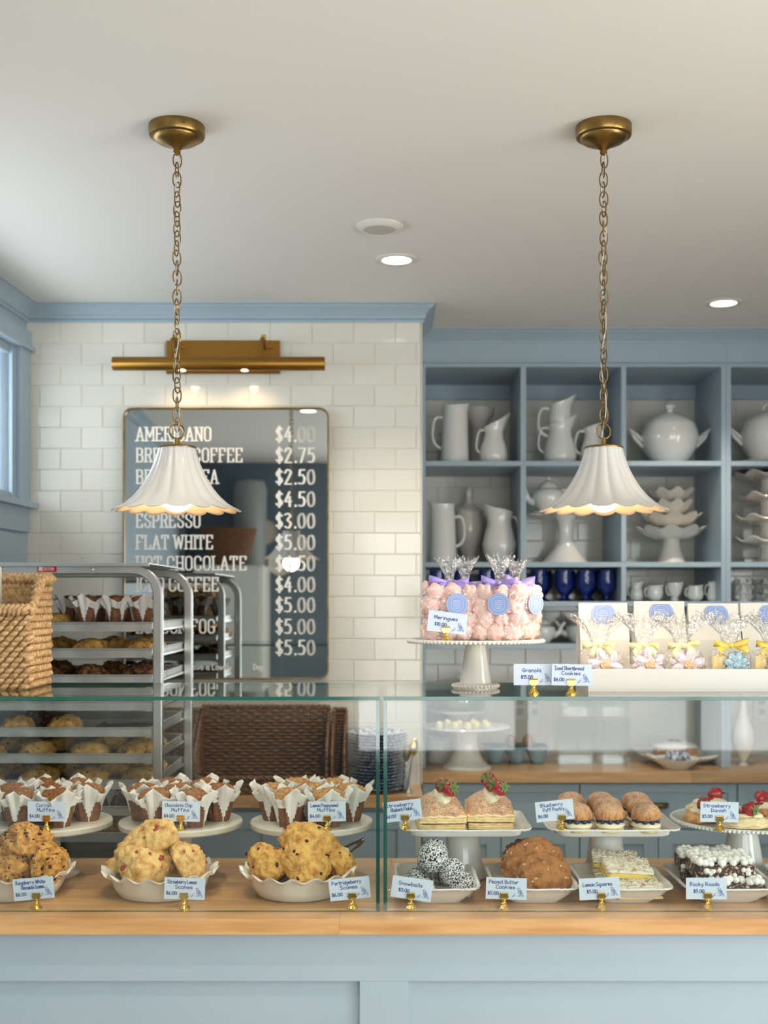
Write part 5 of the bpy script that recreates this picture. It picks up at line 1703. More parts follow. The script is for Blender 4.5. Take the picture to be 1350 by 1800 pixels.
GT = 0.008
for (x0, x1, side, lab) in ((-1.385, at(667.5, 0, 2.6).x, 'r', 'frameless glass display case over the muffins and scones'), (at(674, 0, 2.6).x, 2.2, 'l', 'frameless glass display case over the pastries and squares')):
    t = thing('glass_case', lab, 'display case', ((x0 + x1) / 2, 2.82, ZC))
    zb = ZC + .0006
    pane('front_pane', t, x0, x1, 2.600, 2.608, zb, ZG - GT - .0004)
    pane('top_pane', t, x0, x1, 2.600, 3.04, ZG - GT, ZG)
    for xs in ((x0, x0 + GT), (x1 - GT, x1)):
        pane('side_pane', t, xs[0], xs[1], 2.6086, 3.04, zb, ZG - GT - .0004)

# ================================================================== PRICE CARDS
BIRD = ["0,9 1.2,9.8 2.6,9.4 3.4,8 4.6,6.4 6,3.6 7,1.4 7.8,0", "0,9 .8,8.6 1,7 .8,5 1.6,3.4 3.2,2.4 5,2.4 6.2,1.2", "2.2,7.4 3.4,5.6 5,3.4", "1.6,6.4 2.8,4.8 4.4,3", "3.4,7 4.8,4.6", "2,5 3,3.6", "3.2,2.4 2.6,1.2", "4,2.4 3.8,1.2",
        "-.4,1.4 2,.6 4.6,1", ".9,8.9 1,8.8", "-6,-1 -4.2,.6 -2.6,2.6", "-4.6,.2 -5.6,1.4", "-3.8,1.2 -2.4,.6", "-3,2 -4,3", "-2.6,2.6 -2,3.6", "6.2,1.2 7,.2", "1,7.6 2.2,6.8", "3.6,4 4.6,4.2"]
hold = MB()
hold.lathe([(0, 0), (.0125, 0), (.0125, .0015), (.0105, .004), (.0075, .0065), (.0065, .0085), (.0072, .0105), (.0045, .013), (.0038, .016), (.0045, .018), (.0035, .0205), (0, .0205)], 24)
HOLD = hold.mesh('clip_stand', 'brass_bright', True, 35)
hc = MB()
hc.prism([(-.0052, .0195), (.0052, .0195), (.0098, .0245), (.0098, .027), (.0078, .0312), (-.0078, .0312), (-.0098, .027), (-.0098, .0245)], -.0030, -.0016)
hc.prism([(-.0052, .0195), (.0052, .0195), (.0098, .0245), (.0098, .027), (.0078, .0312), (-.0078, .0312), (-.0098, .027), (-.0098, .0245)], .0014, .0028)
hc.tube([(-.0088, -.0026, .0328), (.0088, -.0026, .0328)], .0018, 8)
hc.box(-.0045, .0045, -.0030, .0028, .0188, .0200)
CLIP = hc.mesh('clip', 'brass_bright', True, 30)


def price_card(lines, price_, loc, roll=0, yaw=0, hoff=0.0, label='', tilt=5):
    t_ = thing('price_card', label, 'price card', loc, (0, 0, math.radians(yaw)), 'price cards in brass holders')
    obj('clip_stand', HOLD, t_)
    obj('clip', CLIP, t_)
    W_, H_ = .0895, .0475
    card = MB().box(-W_ / 2, W_ / 2, -.0004, .0004, 0, H_)
    c_ = card.build('card', 'card_paper', t_, (-hoff, -.0001, .0196), (math.radians(-tilt * 0), math.radians(roll), 0), smooth=False)
    random.seed(len(label))
    mb_ = MB()
    n_ = len(lines)
    h_ = .0080 if n_ < 3 else .0075
    zs = {1: [.0295], 2: [.0345, .0235]}[n_]
    cxs = -.004 if n_ == 1 else -.006
    for i, (ln, z_) in enumerate(zip(lines, zs)):
        wmax = .064 if i == 0 else .050
        text(mb_, ln, HAND, cxs + (.004 if i else 0), z_, h_, wmax, a=.00062, y=-.0007, align='c', jit=.0002, gap=2.2, aspect=1.15)
    text(mb_, price_, HAND, -.0400 + (.012 if n_ == 1 else 0), .0095 if n_ > 1 else .0145, .0080, .027, a=.00066, y=-.0007, gap=2.0, aspect=1.0)
    mb_.build('handwriting', 'blue_ink', c_, smooth=False)
    mb_ = MB()
    for s_ in BIRD:
        q = [tuple(float(v) for v in p_.split(',')) for p_ in s_.split()]
        q = [(p_.x, p_.y) for p_ in smooth_path([(a_, b_, 0) for a_, b_ in q], 3)] if len(q) > 2 else q
        pen(mb_, q, .00038, .00038, .0245, .0065, .00195, .00195, -.0006)
    mb_.build('bird_drawing', 'bird_ink', c_, smooth=False)
    return t_


# ================================================================== LEFT CASE: SCONES AND MUFFINS
DISH_D = 2.768


def pie_dish(label, x, grp):
    t_ = thing('pie_dish', label, 'dish', (x, DISH_D, ZC + .0004), group=grp)
    pf = [(0, 0), (.092, 0), (.097, .003), (.108, .022), (.116, .042), (.124, .050), (.133, .054), (.134, .057), (.128, .057), (.116, .050), (.110, .042), (.102, .020), (.090, .007), (0, .007)]
    def fn(t__, i, r, z):
        f = max(0, (r - .108) / .026)
        return (r * (1 + .022 * f * math.cos(16 * t__)), z + .0065 * f * math.cos(16 * t__ + .3))
    MB().lathe(pf, 128, fn).build('dish', 'ceramic_cream', t_, angle=60)
    return t_


XS1, XS2, XS3 = (28 - 680) / 2100 * DISH_D, (282 - 680) / 2100 * DISH_D, (524 - 680) / 2100 * DISH_D
GD = 'ruffled pie dishes of scones'
pie_dish('white ruffled pie dish of raspberry scones at the picture edge', XS1, GD)
pie_dish('white ruffled pie dish of pale strawberry scones, middle of three dishes', XS2, GD)
pie_dish('white ruffled pie dish of partridgeberry scones beside the case divider', XS3, GD)
SC = {
 1: [blob('scone', 'scone_brown', (.064, .058, .074), 5, .21, .18, 2.0, .10, 6, s, bits=('berry_dark', 20, .0048), centred=True, crack=.05) for s in (21, 22)],
 2: [blob('scone', 'scone_pale', (.066, .060, .076), 5, .21, .18, 2.0, .10, 6, s, bits=('berry_red', 11, .0060), centred=True, crack=.05) for s in (31, 32)],
 3: [blob('scone', 'scone', (.066, .060, .076), 5, .21, .18, 2.0, .09, 6, s, bits=('berry_dark', 9, .0062), centred=True, crack=.05) for s in (41, 42)]}
SPILE = {  # px, py, depth, rotation, scale, where
 1: ('dark-flecked raspberry scone', [(20, 1524, 2.73, (64, 0, 15), .80, 'leaning at the dish front'), (88, 1516, 2.745, (70, 10, 75), .86, 'standing on the side nearest the strawberry scones'),
     (-10, 1520, 2.82, (60, 0, 200), .8, 'at the back of the dish'), (60, 1525, 2.83, (50, 0, 100), .72, 'in the gap at the back'), (42, 1478, 2.765, (12, 6, 150), .98, 'lying on top of the pile')]),
 2: ('pale strawberry scone', [(253, 1521, 2.735, (38, -8, 30), .95, 'big one at the front of the pile'), (333, 1514, 2.765, (62, 0, 100), .82, 'leaning on the side nearest its price card'),
     (240, 1516, 2.83, (30, 0, 200), .86, 'at the back of the dish'), (310, 1525, 2.85, (30, 0, 250), .75, 'hidden at the back of the dish'), (268, 1476, 2.785, (22, 14, 200), 1.0, 'resting highest on the pile')]),
 3: ('golden partridgeberry scone', [(543, 1521, 2.735, (42, 0, 55), .95, 'broad one at the front of the pile'), (474, 1519, 2.745, (74, -6, 15), .78, 'standing on the side away from the divider'),
     (594, 1518, 2.815, (60, 0, 120), .80, 'at the back beside the tongs'), (490, 1522, 2.84, (40, 0, 250), .80, 'at the back of the dish'), (538, 1480, 2.765, (14, 2, 20), .98, 'lying on top of the pile')])}
for k_, (nm, pl_) in SPILE.items():
    for i, (px_, py_, d, rot, sc_, wh) in enumerate(pl_):
        lump('scone', SC[k_][i % 2], nm + ' ' + wh, 'scone', at(px_, py_, d), tuple(math.radians(a_) for a_ in rot), sc_, nm + 's in the dish')

# marble cake stands with muffins
MD = 2.955
ZM = CZ - .543
GM = 'marble cake stands of muffins'
MLAB = {88: ('carrot muffin', 'dark', 'marble cake stand of carrot muffins above the raspberry scones'), 318: ('chocolate chip muffin', 'dark', 'marble cake stand of chocolate chip muffins, middle of three stands'), 548: ('lemon poppyseed muffin', 'pale', 'marble cake stand of lemon poppyseed muffins beside the case divider')}
rnd = random.Random(12)
for px_, (nm, kd, lab) in MLAB.items():
    x = (px_ - 680) / 2100 * MD
    t = thing('marble_stand', lab, 'cake stand', (x, MD, ZC + .0004), group=GM)
    h_ = ZM - ZC - .0004
    MB().lathe([(0, 0), (.070, 0), (.072, .004), (.066, .010), (.030, .020), (.024, .040), (.026, h_ - .035), (.045, h_ - .018), (0, h_ - .018)], 36).build('pedestal', 'marble', t)
    MB().lathe([(0, h_ - .0175), (.146, h_ - .0175), (.151, h_ - .014), (.152, h_ - .004), (.150, h_ - .0005), (.148, h_), (0, h_)], 72).build('plate', 'marble', t, angle=35)
    for i in range(7):
        if i == 6:
            mx, my = 0, 0
        else:
            a_ = math.radians(-90 + 28 + i * 60)
            mx, my = .094 * math.cos(a_), .094 * math.sin(a_)
        muffin((x + mx, MD + my, ZM + .0004), rnd.random() * 6.28, '%s in white tulip paper, %s' % (nm, ('at the stand front beside the card', 'on the stand edge towards the divider', 'at the stand back towards the divider', 'at the very back of the stand', 'on the stand edge away from the divider', 'at the stand front behind the card', 'in the middle of the stand')[i]), nm + 's on the marble stand', kd, i, 1.06)

# tongs
t = thing('serving_tongs', 'steel serving tongs resting on the partridgeberry scone dish', 'tongs', (-.115, 2.83, ZC + .075))
for s_ in (-1, 1):
    pts = [Vector((0, s_ * .012, 0)), Vector((.030, s_ * .016, .005)), Vector((.062, s_ * .012, .013)), Vector((.088, s_ * .001, .020))]
    R3 = Matrix.Rotation(math.radians(52), 4, 'Z')
    MB().tube([R3 @ p_ for p_ in smooth_path(pts, 4)], .0075, 8, flat=.25).build('arm', 'steel', t)
MB().ball(Matrix.Rotation(math.radians(52), 4, 'Z') @ Vector((.090, 0, .0205)), .0055, 2).build('hinge', 'steel', t)
MB().ball(Matrix.Rotation(math.radians(52), 4, 'Z') @ Vector((.012, -.012, .0)), .016, 2, (.7, .4, 1.1)).build('grip', 'white_plastic', t)


def pc(lines, price_, px_, d, z, roll, yaw, hoff, label):
    price_card(lines, price_, ((px_ - 680) / 2100 * d, d, z), roll, yaw, hoff, label)


FD = 2.628
pc(['Raspberry White', 'Chocolate Scones'], '$6.00', 64, FD, ZC + .0004, -5, 0, .004, 'price card reading Raspberry White Chocolate Scones')
pc(['Strawberry Lemon', 'Scones'], '$6.00', 324, FD, ZC + .0004, 2, 0, 0, 'price card reading Strawberry Lemon Scones')
pc(['Partridgeberry', 'Scones'], '$6.00', 619, FD, ZC + .0004, -6, 0, .003, 'price card reading Partridgeberry Scones')
pc(['Snowballs'], '$3.00', 722, FD, ZC + .0004, 8, 0, .001, 'price card reading Snowballs')
pc(['Peanut Butter', 'Cookies'], '$5.00', 886, FD, ZC + .0004, 2, 0, -.004, 'price card reading Peanut Butter Cookies')
pc(['Lemon Squares'], '$5.00', 1057, FD, ZC + .0004, -3, 0, .003, 'price card reading Lemon Squares')
pc(['Rocky Roads'], '$5.00', 1244, FD, ZC + .0004, 0, 0, .003, 'price card reading Rocky Roads')
PDp_ = 2.824
pc(['Carrot', 'Muffins'], '$4.00', 82, PDp_, ZM + .0004, 0, 0, 0, 'price card reading Carrot Muffins')
pc(['Chocolate Chip', 'Muffins'], '$4.00', 318, PDp_, ZM + .0004, 1, 0, 0, 'price card reading Chocolate Chip Muffins')
pc(['Lemon Poppyseed', 'Muffins'], '$4.00', 575, PDp_, ZM + .0004, -1, 0, 0, 'price card reading Lemon Poppyseed Muffins')

# ================================================================== RIGHT CASE


def rect_dish(t_, W_, D_, H_, mat='ceramic', ped=None, foot=.62):
    """rectangular dish with rounded corners and a rope-scalloped rim, base at z=0 (or on a pedestal of height ped)"""
    z0 = ped or 0
    lv = [(foot, 0), (foot + .04, .004), (.86, H_ * .62), (.93, H_ - .006), (1.0, H_ - .004), (1.005, H_ - .001), (1.0, H_), (.93, H_ - .001), (.87, H_ * .66), (foot + .02, .010), (.02, .009)]
    if ped: lv = [(.02, 0)] + lv
    n_ = 160
    vs, fs = [], []
    for i, (s_, z_) in enumerate(lv):
        for j in range(n_):
            t__ = 2 * PI * j / n_
            c_, q_ = math.cos(t__), math.sin(t__)
            e = .22 if s_ > .7 else .35
            x_, y_ = math.copysign(abs(c_) ** e, c_) * W_ / 2, math.copysign(abs(q_) ** e, q_) * D_ / 2
            dx = (W_ - D_) / 2 if W_ > D_ else 0
            # keep the same margin on all four sides
            m_ = (1 - s_) * min(W_, D_) / 2
            x_ *= 1 - m_ / (W_ / 2)
            y_ *= 1 - m_ / (D_ / 2)
            zz = z_ + z0
            if s_ >= .93:
                ed = .0016 * abs(math.sin((x_ if abs(q_) > abs(c_) else y_) * 230))
                k_ = 1 if s_ > .97 else .4
                zz += ed * k_
                if abs(c_) > abs(q_): x_ += math.copysign(ed * k_, x_)
                else: y_ += math.copysign(ed * k_, y_)
            vs.append((x_, y_, zz))
    for i in range(len(lv) - 1):
        for j in range(n_):
            a_, b_ = i * n_ + j, i * n_ + (j + 1) % n_
            fs.append((a_, b_, b_ + n_, a_ + n_))
    fs.append(tuple(reversed(range(n_))))
    fs.append(tuple(range((len(lv) - 1) * n_, len(lv) * n_)))
    MB().add(vs, fs).build('dish', mat, t_, angle=40)
    if ped:
        MB().lathe([(0, 0), (.060, 0), (.062, .004), (.056, .012), (.047, ped * .35), (.041, ped * .75), (.043, ped - .0005), (0, ped - .0005)], 40).build('pedestal', mat, t_)


DD = 2.768
DZ = ZC + .0004
GR2 = 'rectangular scallop-edged dishes'
dishes = [(.113, .190, 'white scalloped rectangular dish holding the snowballs'), (.332, .192, 'white scalloped rectangular dish holding the peanut butter cookies'), (.538, .200, 'white scalloped rectangular dish holding the lemon squares'), (.770, .215, 'white scalloped rectangular dish holding the rocky road slabs'), (1.000, .200, 'white scalloped rectangular dish of brownies cut off by the picture edge')]
for x, W_, lab in dishes:
    t = thing('rectangular_dish', lab, 'dish', (x, DD, DZ), group=GR2)
    rect_dish(t, W_, .262, .040)
zi = DZ + .0105

# snowballs
sb = blob('snowball', 'snow', (.031, .031, .060), 4, 0, .06, 3, .05, 12, 3, flat=-.9)[0]
for (x, y, z, r) in ((-.040, -.050, .004, .98), (.026, -.052, .004, 1.0), (-.040, .014, .003, 1), (.034, .010, .003, 1), (-.006, -.020, .046, 1.1), (.046, -.018, .040, .98), (-.034, .072, .003, 1), (.030, .070, .003, 1), (-.042, .034, .048, 1.0), (.014, .040, .052, 1.04)):
    o = obj('snowball', sb, None, (.120 + x, DD + y + .012, zi + z), (x * 30, y * 20, z * 40 + x * 90), r)
    tag(o, 'round chocolate snowball rolled in white coconut', 'snowball', 'snowballs in the dish')

# peanut butter cookies leaning in a heap
ck = blob('peanut_butter_cookie', 'pb_cookie', (.066, .062, .030), 5, 0, .14, 2.4, .10, 6, 6, flat=-.4, crack=.045, bits=('shortbread', 26, .0026))
ck2 = blob('peanut_butter_cookie', 'pb_cookie', (.064, .062, .032), 5, 0, .14, 2.2, .10, 6, 7, flat=-.4, crack=.045, bits=('shortbread', 26, .0026))
for i, (x, y, z, rx, rz, lab) in enumerate(((.018, -.060, .012, 52, 8, 'front of the leaning heap'), (-.012, -.018, .026, 56, -14, 'second from the front of the leaning heap'), (.012, .022, .030, 58, 5, 'third from the front, the highest of the heap'), (-.004, .060, .020, 50, 0, 'back of the leaning heap'))):
    lump('peanut_butter_cookie', (ck, ck2)[i % 2], 'crackled brown peanut butter cookie, ' + lab, 'cookie', (.338 + x, DD + y + .012, zi + z + .022), (math.radians(rx), 0, math.radians(rz)), .92, 'peanut butter cookies in the dish', 'peanut_pieces')


def rough_slab(W_, D_, H_, mat, seed, name, amp=.0022, n_=(14, 12, 5)):
    """lumpy rectangular block on z=0"""
    bm = bmesh.new()
    bmesh.ops.create_cube(bm, size=1)
    bmesh.ops.subdivide_edges(bm, edges=bm.edges, cuts=9, use_grid_fill=True)
    vs = []
    for v in bm.verts:
        c_ = v.co.copy()
        p_ = Vector((c_.x * W_, c_.y * D_, (c_.z + .5) * H_))
        q = Vector((abs(c_.x), abs(c_.y), abs(c_.z))) * 2
        rd = max(0, q.x + q.y - 1.86) + max(0, q.x + q.z - 1.86) * (c_.z > 0) + max(0, q.y + q.z - 1.86) * (c_.z > 0)
        nn = Vector((c_.x / max(W_, 1e-3), c_.y / max(D_, 1e-3), c_.z / H_)).normalized()
        k_ = amp * (noise.noise(p_ * 60 + Vector((seed, 0, 0))) + .6 * noise.noise(p_ * 170 + Vector((0, seed, 0)))) - rd * .02
        if c_.z > -.49: p_ += nn * k_
        vs.append(p_)
    fs = [tuple(x.index for x in f.verts) for f in bm.faces]
    bm.free()
    return MB().add(vs, fs).mesh(name, mat, True, None)


# lemon squares
def crumb_top(W_, D_, seed, mat='coconut', cnt=170):
    mb_ = MB()
    me_ = rough_slab(W_, D_, .010, mat, seed, 'tmp', .0035)
    mb_.add([v.co.copy() for v in me_.vertices], [tuple(p_.vertices) for p_ in me_.polygons])
    bpy.data.meshes.remove(me_)
    r_ = random.Random(seed)
    for _ in range(cnt):
        x, y = r_.uniform(-W_ / 2, W_ / 2) * .97, r_.uniform(-D_ / 2, D_ / 2) * .97
        a_ = r_.random() * PI
        l_ = r_.uniform(.003, .006)
        z_ = .0105 + r_.uniform(-.001, .002)
        mb_.tube([(x - l_ * math.cos(a_), y - l_ * math.sin(a_), z_), (x + l_ * math.cos(a_), y + l_ * math.sin(a_), z_ + r_.uniform(-.001, .003))], .0011, 4)
    return mb_.mesh('coconut_topping', mat, True, None)


LB = rough_slab(.105, .075, .010, 'shortbread', 1, 'biscuit_base', .001)
LC = rough_slab(.104, .074, .014, 'lemon_curd', 2, 'lemon_layer', .0006)
LT = crumb_top(.107, .077, 5)
LBb = [LB, LC, LT]
ls = None
for i, (x, y, z, rx, ry, rz, lab) in enumerate(((.018, -.068, 0, 0, 0, 4, 'lowest, at the dish front'), (-.005, .022, 0, 0, 0, -4, 'flat in the middle of the dish'), (.004, .090, 0, 0, 0, 2, 'at the back of the dish'), (.006, -.018, .030, 9, 4, 3, 'on top at the front of the pile'), (-.006, .056, .033, 4, 2, -5, 'on top at the back of the pile'))):
    t = thing('lemon_square', 'lemon square with coconut crumb, ' + lab, 'square', (.538 + x + .006, DD + y, zi + z), tuple(math.radians(a_) for a_ in (rx, ry, rz)), 'lemon squares in the dish')
    obj('biscuit_base', LB, t)
    obj('lemon_layer', LC, t, (0, 0, .0096))
    obj('coconut_topping', LT, t, (0, 0, .0225))

# rocky road slabs with marshmallows
mm = MB()
mm.lathe([(0, -.0068), (.0058, -.0068), (.0078, -.0048), (.0080, 0), (.0078, .0048), (.0058, .0068), (0, .0068)], 12)
MM = mm.mesh('marshmallow', 'marshmallow', True, 60)
RS = rough_slab(.135, .090, .030, 'rocky', 9, 'chocolate_slab', .003)
rnd = random.Random(5)
for i, (x, y, z, rx, rz, lab, cnt) in enumerate(((.010, -.055, 0, 0, 1, 'lowest, at the dish front', 34), (-.004, .045, 0, 0, -2, 'lowest, at the back of the dish', 10), (-.006, -.022, .040, 5, 2, 'on top at the front of the pile', 52), (-.014, .062, .034, 2, -3, 'on top at the back of the pile', 44))):
    t = thing('rocky_road_square', 'chocolate rocky road slab with white marshmallows, ' + lab, 'square', (.770 + x, DD + y, zi + z), (math.radians(rx), 0, math.radians(rz)), 'rocky road slabs in the dish')
    obj('chocolate_slab', RS, t)
    gx, gy = 10, 6
    cells = [(a_, b_) for a_ in range(gx) for b_ in range(gy)]
    rnd.shuffle(cells)
    for (a_, b_) in cells[:cnt]:
        u, v = (-.5 + (a_ + .5) / gx) * .132 + rnd.uniform(-.002, .002), (-.5 + (b_ + .5) / gy) * .088 + rnd.uniform(-.002, .002)
        o = obj('marshmallow', MM, t, (u, v, .0345 + rnd.uniform(-.001, .004)), (rnd.random() * 6, rnd.random() * 6, rnd.random() * 6), rnd.uniform(.85, 1.15))
    for _ in range(8):
        obj('marshmallow', MM, t, (rnd.uniform(-.062, .062), -.0455, rnd.uniform(.008, .022)), (rnd.random() * 6, rnd.random() * 6, 0), rnd.uniform(.6, .85))
bw_ = blob('brownie', 'choc', (.050, .050, .040), 3, 0, .25, 2, .12, 6, 3)[0]
for i, (x, y, z) in enumerate(((-.045, -.05, 0), (-.045, .05, 0), (.03, 0, 0), (-.04, .0, .034))):
    o = obj('brownie', bw_, None, (1.000 + x, DD + y, zi + z), (0, 0, i * 1.7), .9)
    tag(o, 'dark chocolate brownie at the edge of the picture', 'brownie', 'brownies in the end dish')

# upper pedestal dishes
PZ = .1385
UD = 2.935
GP = 'rectangular pedestal dishes'
for x, W_, lab in ((.187, .312, 'white rectangular pedestal dish of strawberry rhubarb flakies'), (.538, .316, 'white rectangular pedestal dish of blueberry puff pastries')):
    t = thing('pedestal_dish', lab, 'cake stand', (x, UD, DZ), group=GP)
    rect_dish(t, W_, .268, .022, ped=PZ - .022, foot=.80)
zu = DZ + PZ - .022 + .0098
cake_stand('white beaded cake stand of strawberry danishes inside the case', (.880, 2.955, DZ), .172, PZ - .002, .075, 'ceramic', bead=True)


def strawberry_mb():
    mb_ = MB()
    mb_.lathe([(0, 0), (.003, .0006), (.0075, .006), (.0115, .014), (.0130, .020), (.0110, .025), (.005, .027), (0, .027)], 20)
    return mb_


STRAW = strawberry_mb().mesh('berry', 'strawberry', True, None)
cx_ = MB()
for i in range(7):
    a_ = 2 * PI * i / 7
    c_, s_ = math.cos(a_), math.sin(a_)
    cx_.add([(0, 0, .0275), (.006 * c_ - .003 * s_, .006 * s_ + .003 * c_, .0285), (.013 * c_, .013 * s_, .0265 + .003 * (i % 3)), (.006 * c_ + .003 * s_, .006 * s_ - .003 * c_, .0285)], [(0, 1, 2, 3)])
cx_.tube([(0, 0, .027), (.001, 0, .032)], .001, 5)
CALYX = cx_.mesh('calyx', 'calyx', False, None)


def strawberry(loc, rot, label, grp, sc_=1.0):
    o = obj('strawberry', STRAW, None, loc, tuple(math.radians(a_) for a_ in rot), sc_)
    tag(o, label, 'strawberry', grp)
    c_ = obj('calyx', CALYX, o)
    md = c_.modifiers.new('solid', 'SOLIDIFY'); md.thickness = .0005
    return o


def cream_rope(name, L_, r, seed, mat='cream'):
    def fn(t__, i, rr, z):
        return (rr * (1 + .10 * math.cos(6 * t__ + z * 120)), z)
    n_ = 18
    pr = [(max(.0005, r * math.sin(PI * min(1, (i + .2) / n_)) ** .35), -L_ / 2 + L_ * i / n_) for i in range(n_ + 1)]
    return MB().lathe(pr, 24, fn, M=Matrix.Rotation(PI / 2, 4, 'X')).mesh(name, mat, True, None)


def layered_slab(W_, D_, H_, mat, seed, name, puff=.010):
    """puff-pastry layer, domed, with flaky edges"""
    n_, k_ = 20, 6
    vs, fs = [], []
    for j in range(n_ + 1):
        for i in range(n_ + 1):
            u, v = i / n_ * 2 - 1, j / n_ * 2 - 1
            e = max(abs(u), abs(v))
            d_ = puff * (1 - abs(u) ** 3) * (1 - abs(v) ** 4) + (.0018 + puff * .22) * noise.noise(Vector((u * 3, v * 3, seed))) + .001 * noise.noise(Vector((u * 11, v * 11, seed)))
            vs.append((u * W_ / 2 * (1 - .03 * v * v), v * D_ / 2 * (1 - .03 * u * u), H_ + d_))
    base = len(vs)
    rim = [i for i in range(n_ + 1)] + [(j * (n_ + 1) + n_) for j in range(1, n_ + 1)] + [n_ * (n_ + 1) + i for i in range(n_ - 1, -1, -1)] + [j * (n_ + 1) for j in range(n_ - 1, 0, -1)]
    for j in range(n_):
        for i in range(n_):
            a_ = j * (n_ + 1) + i
            fs.append((a_, a_ + 1, a_ + n_ + 2, a_ + n_ + 1))
    prev = rim
    for l_ in range(1, k_ + 1):
        cur = []
        for q, r_ in enumerate(rim):
            v = vs[r_]
            zz = v[2] * (1 - l_ / k_)
            s_ = 1 + (.028 if l_ % 2 else -.012) + .02 * noise.noise(Vector((q * .35, l_ * 2.3, seed))) - (.05 if l_ == k_ else 0)
            cur.append(len(vs)); vs.append((v[0] * s_, v[1] * s_, zz))
        for q in range(len(rim)):
            q2 = (q + 1) % len(rim)
            fs.append((prev[q], cur[q], cur[q2], prev[q2]))
        prev = cur
    fs.append(tuple(prev))
    mb_ = MB().add(vs, fs)
    mb_.m = [0 if q < n_ * n_ else 1 for q in range(len(fs))]
    return mb_.mesh(name, [mat, 'pastry_pale'], True, 50)


FB = layered_slab(.108, .165, .016, 'pastry_pale', 1, 'bottom_layer', .002)
FT = layered_slab(.114, .172, .020, 'pastry_sugar', 2, 'top_layer', .030)
FJ = rough_slab(.096, .155, .007, 'jam', 3, 'jam_filling', .002)
FC = cream_rope('cream', .13, .021, 1)
for i, (x, nm, ns) in enumerate(((.130, 'behind the flakie price card', 2), (.252, 'on the side away from its price card', 3))):
    fx = thing('flakie', 'puff pastry flakie topped with cream and strawberries, ' + nm, 'pastry', (x, UD + .012 - .020 * (i == 0), zu), (0, 0, math.radians((3, -2)[i])), 'flakies on the pedestal dish')
    obj('bottom_layer', FB, fx)
    obj('jam_filling', FJ, fx, (0, 0, .0165))
    obj('top_layer', FT, fx, (0, 0, .0225), (math.radians(3), 0, 0))
    obj('cream', FC, fx, (.004, -.004, .070), (math.radians(3), 0, 0))
    for j in range(ns):
        strawberry((x + .006, UD - .040 + .046 * j - (.012 if i == 0 else 0), zu + .088 + .004 * j), ((62, 40, 20), (70, -30, 10), (66, 10, -20))[j], 'strawberry on the flakie %s, %s' % (nm, ('front one', 'next one back', 'rearmost one')[j]), 'strawberries on the flakies', 1.45)

# blueberry puffs
PB1 = blob('pastry_base', 'pastry_pale', (.036, .032, .016), 3, 0, .08, 2, .03, 6, 1)[0]
PCm = blob('cream', 'cream', (.037, .034, .017), 3, 0, .10, 3, .04, 5, 2, flat=-.6)[0]


def puff_top():
    pr = [(.001, .0), (.033, .0), (.0375, .003), (.0385, .008), (.0365, .015), (.030, .022), (.020, .0265), (.009, .0285), (0, .029)]
    def fn(t__, i, r, z):
        k_ = 1 + (.030 * math.cos(26 * t__) if 1 <= i <= 3 else 0) + .04 * noise.noise(Vector((math.cos(t__) * 1.5, math.sin(t__) * 1.5, i * .5)))
        return (r * k_, z)
    return MB().lathe(pr, 104, fn).mesh('pastry_top', 'pastry_sugar', True, None)


PT = puff_top()
BERRY = MB().ball((0, 0, 0), .0072, 2).mesh('blueberry', 'blueberry', True, None)
puffs = [(1014, 2.845), (1000, 2.925), (1068, 2.930), (1072, 2.845), (1056, 3.005), (1136, 2.845), (1126, 2.925), (1118, 3.005), (1004, 3.005)]
for (px_, d) in puffs:
    x = (px_ - 680) / 2100 * d
    nm = 'blueberry puff, ' + ('front' if d < 2.9 else 'middle' if d < 2.95 else 'back') + ' row, ' + ('behind its price card' if px_ < 1030 else 'centre column' if px_ < 1090 else 'column nearest the danishes')
    t = thing('blueberry_puff', nm, 'pastry', (x, d, zu), (0, 0, px_), 'blueberry puff pastries')
    obj('pastry_base', PB1, t)
    obj('cream', PCm, t, (0, 0, .010))
    for q in range(9):
        a_ = 2 * PI * q / 9
        obj('blueberry', BERRY, t, (.0275 * math.cos(a_), .0255 * math.sin(a_), .0275), (0, 0, 0))
    obj('pastry_top', PT, t, (0, 0, .0305), (math.radians(3), 0, 0), (.96, .90, 1.35))

# danishes
DB = blob('pastry', 'pastry', (.062, .040, .030), 4, 0, .10, 2, .05, 6, 8)[0]
DB2 = blob('pastry', 'pastry_pale', (.062, .040, .030), 4, 0, .10, 2, .05, 6, 9)[0]
DCm = blob('cream', 'cream', (.044, .026, .020), 3, 0, .10, 3, .05, 6, 5, flat=-.5)[0]
zdn = DZ + PZ - .002 + .0004
dl = [(.775, 2.925, 40, 'outermost, nearest the blueberry puffs'), (.850, 2.845, -10, 'at the front, under its price card'), (.955, 2.850, 8, 'at the front, beyond its price card'), (.820, 3.035, 5, 'at the back'), (.930, 2.965, -25, 'in the centre'), (1.00, 2.93, 60, 'at the picture edge')]
for i, (x, y, rz, lab) in enumerate(dl):
    t = thing('danish', 'oval danish pastry with cream, ' + lab, 'pastry', (x, y, zdn), (0, 0, math.radians(rz)), 'danishes on the beaded stand')
    obj('pastry', (DB, DB2)[i % 2], t)
    obj('cream', DCm, t, (0, 0, .019))
    o = MB().ball((0, 0, 0), .016, 2, (1.2, .9, .35), .4, 4, i).build('jam', 'strawberry', t, (-.012, -.008, .037))
    strawberry((x - .004, y + .002, zdn + .047), (95, 30 + i * 20, 40 * i), 'red strawberry with green leaves on the danish ' + lab, 'strawberries on the danishes', 1.35)

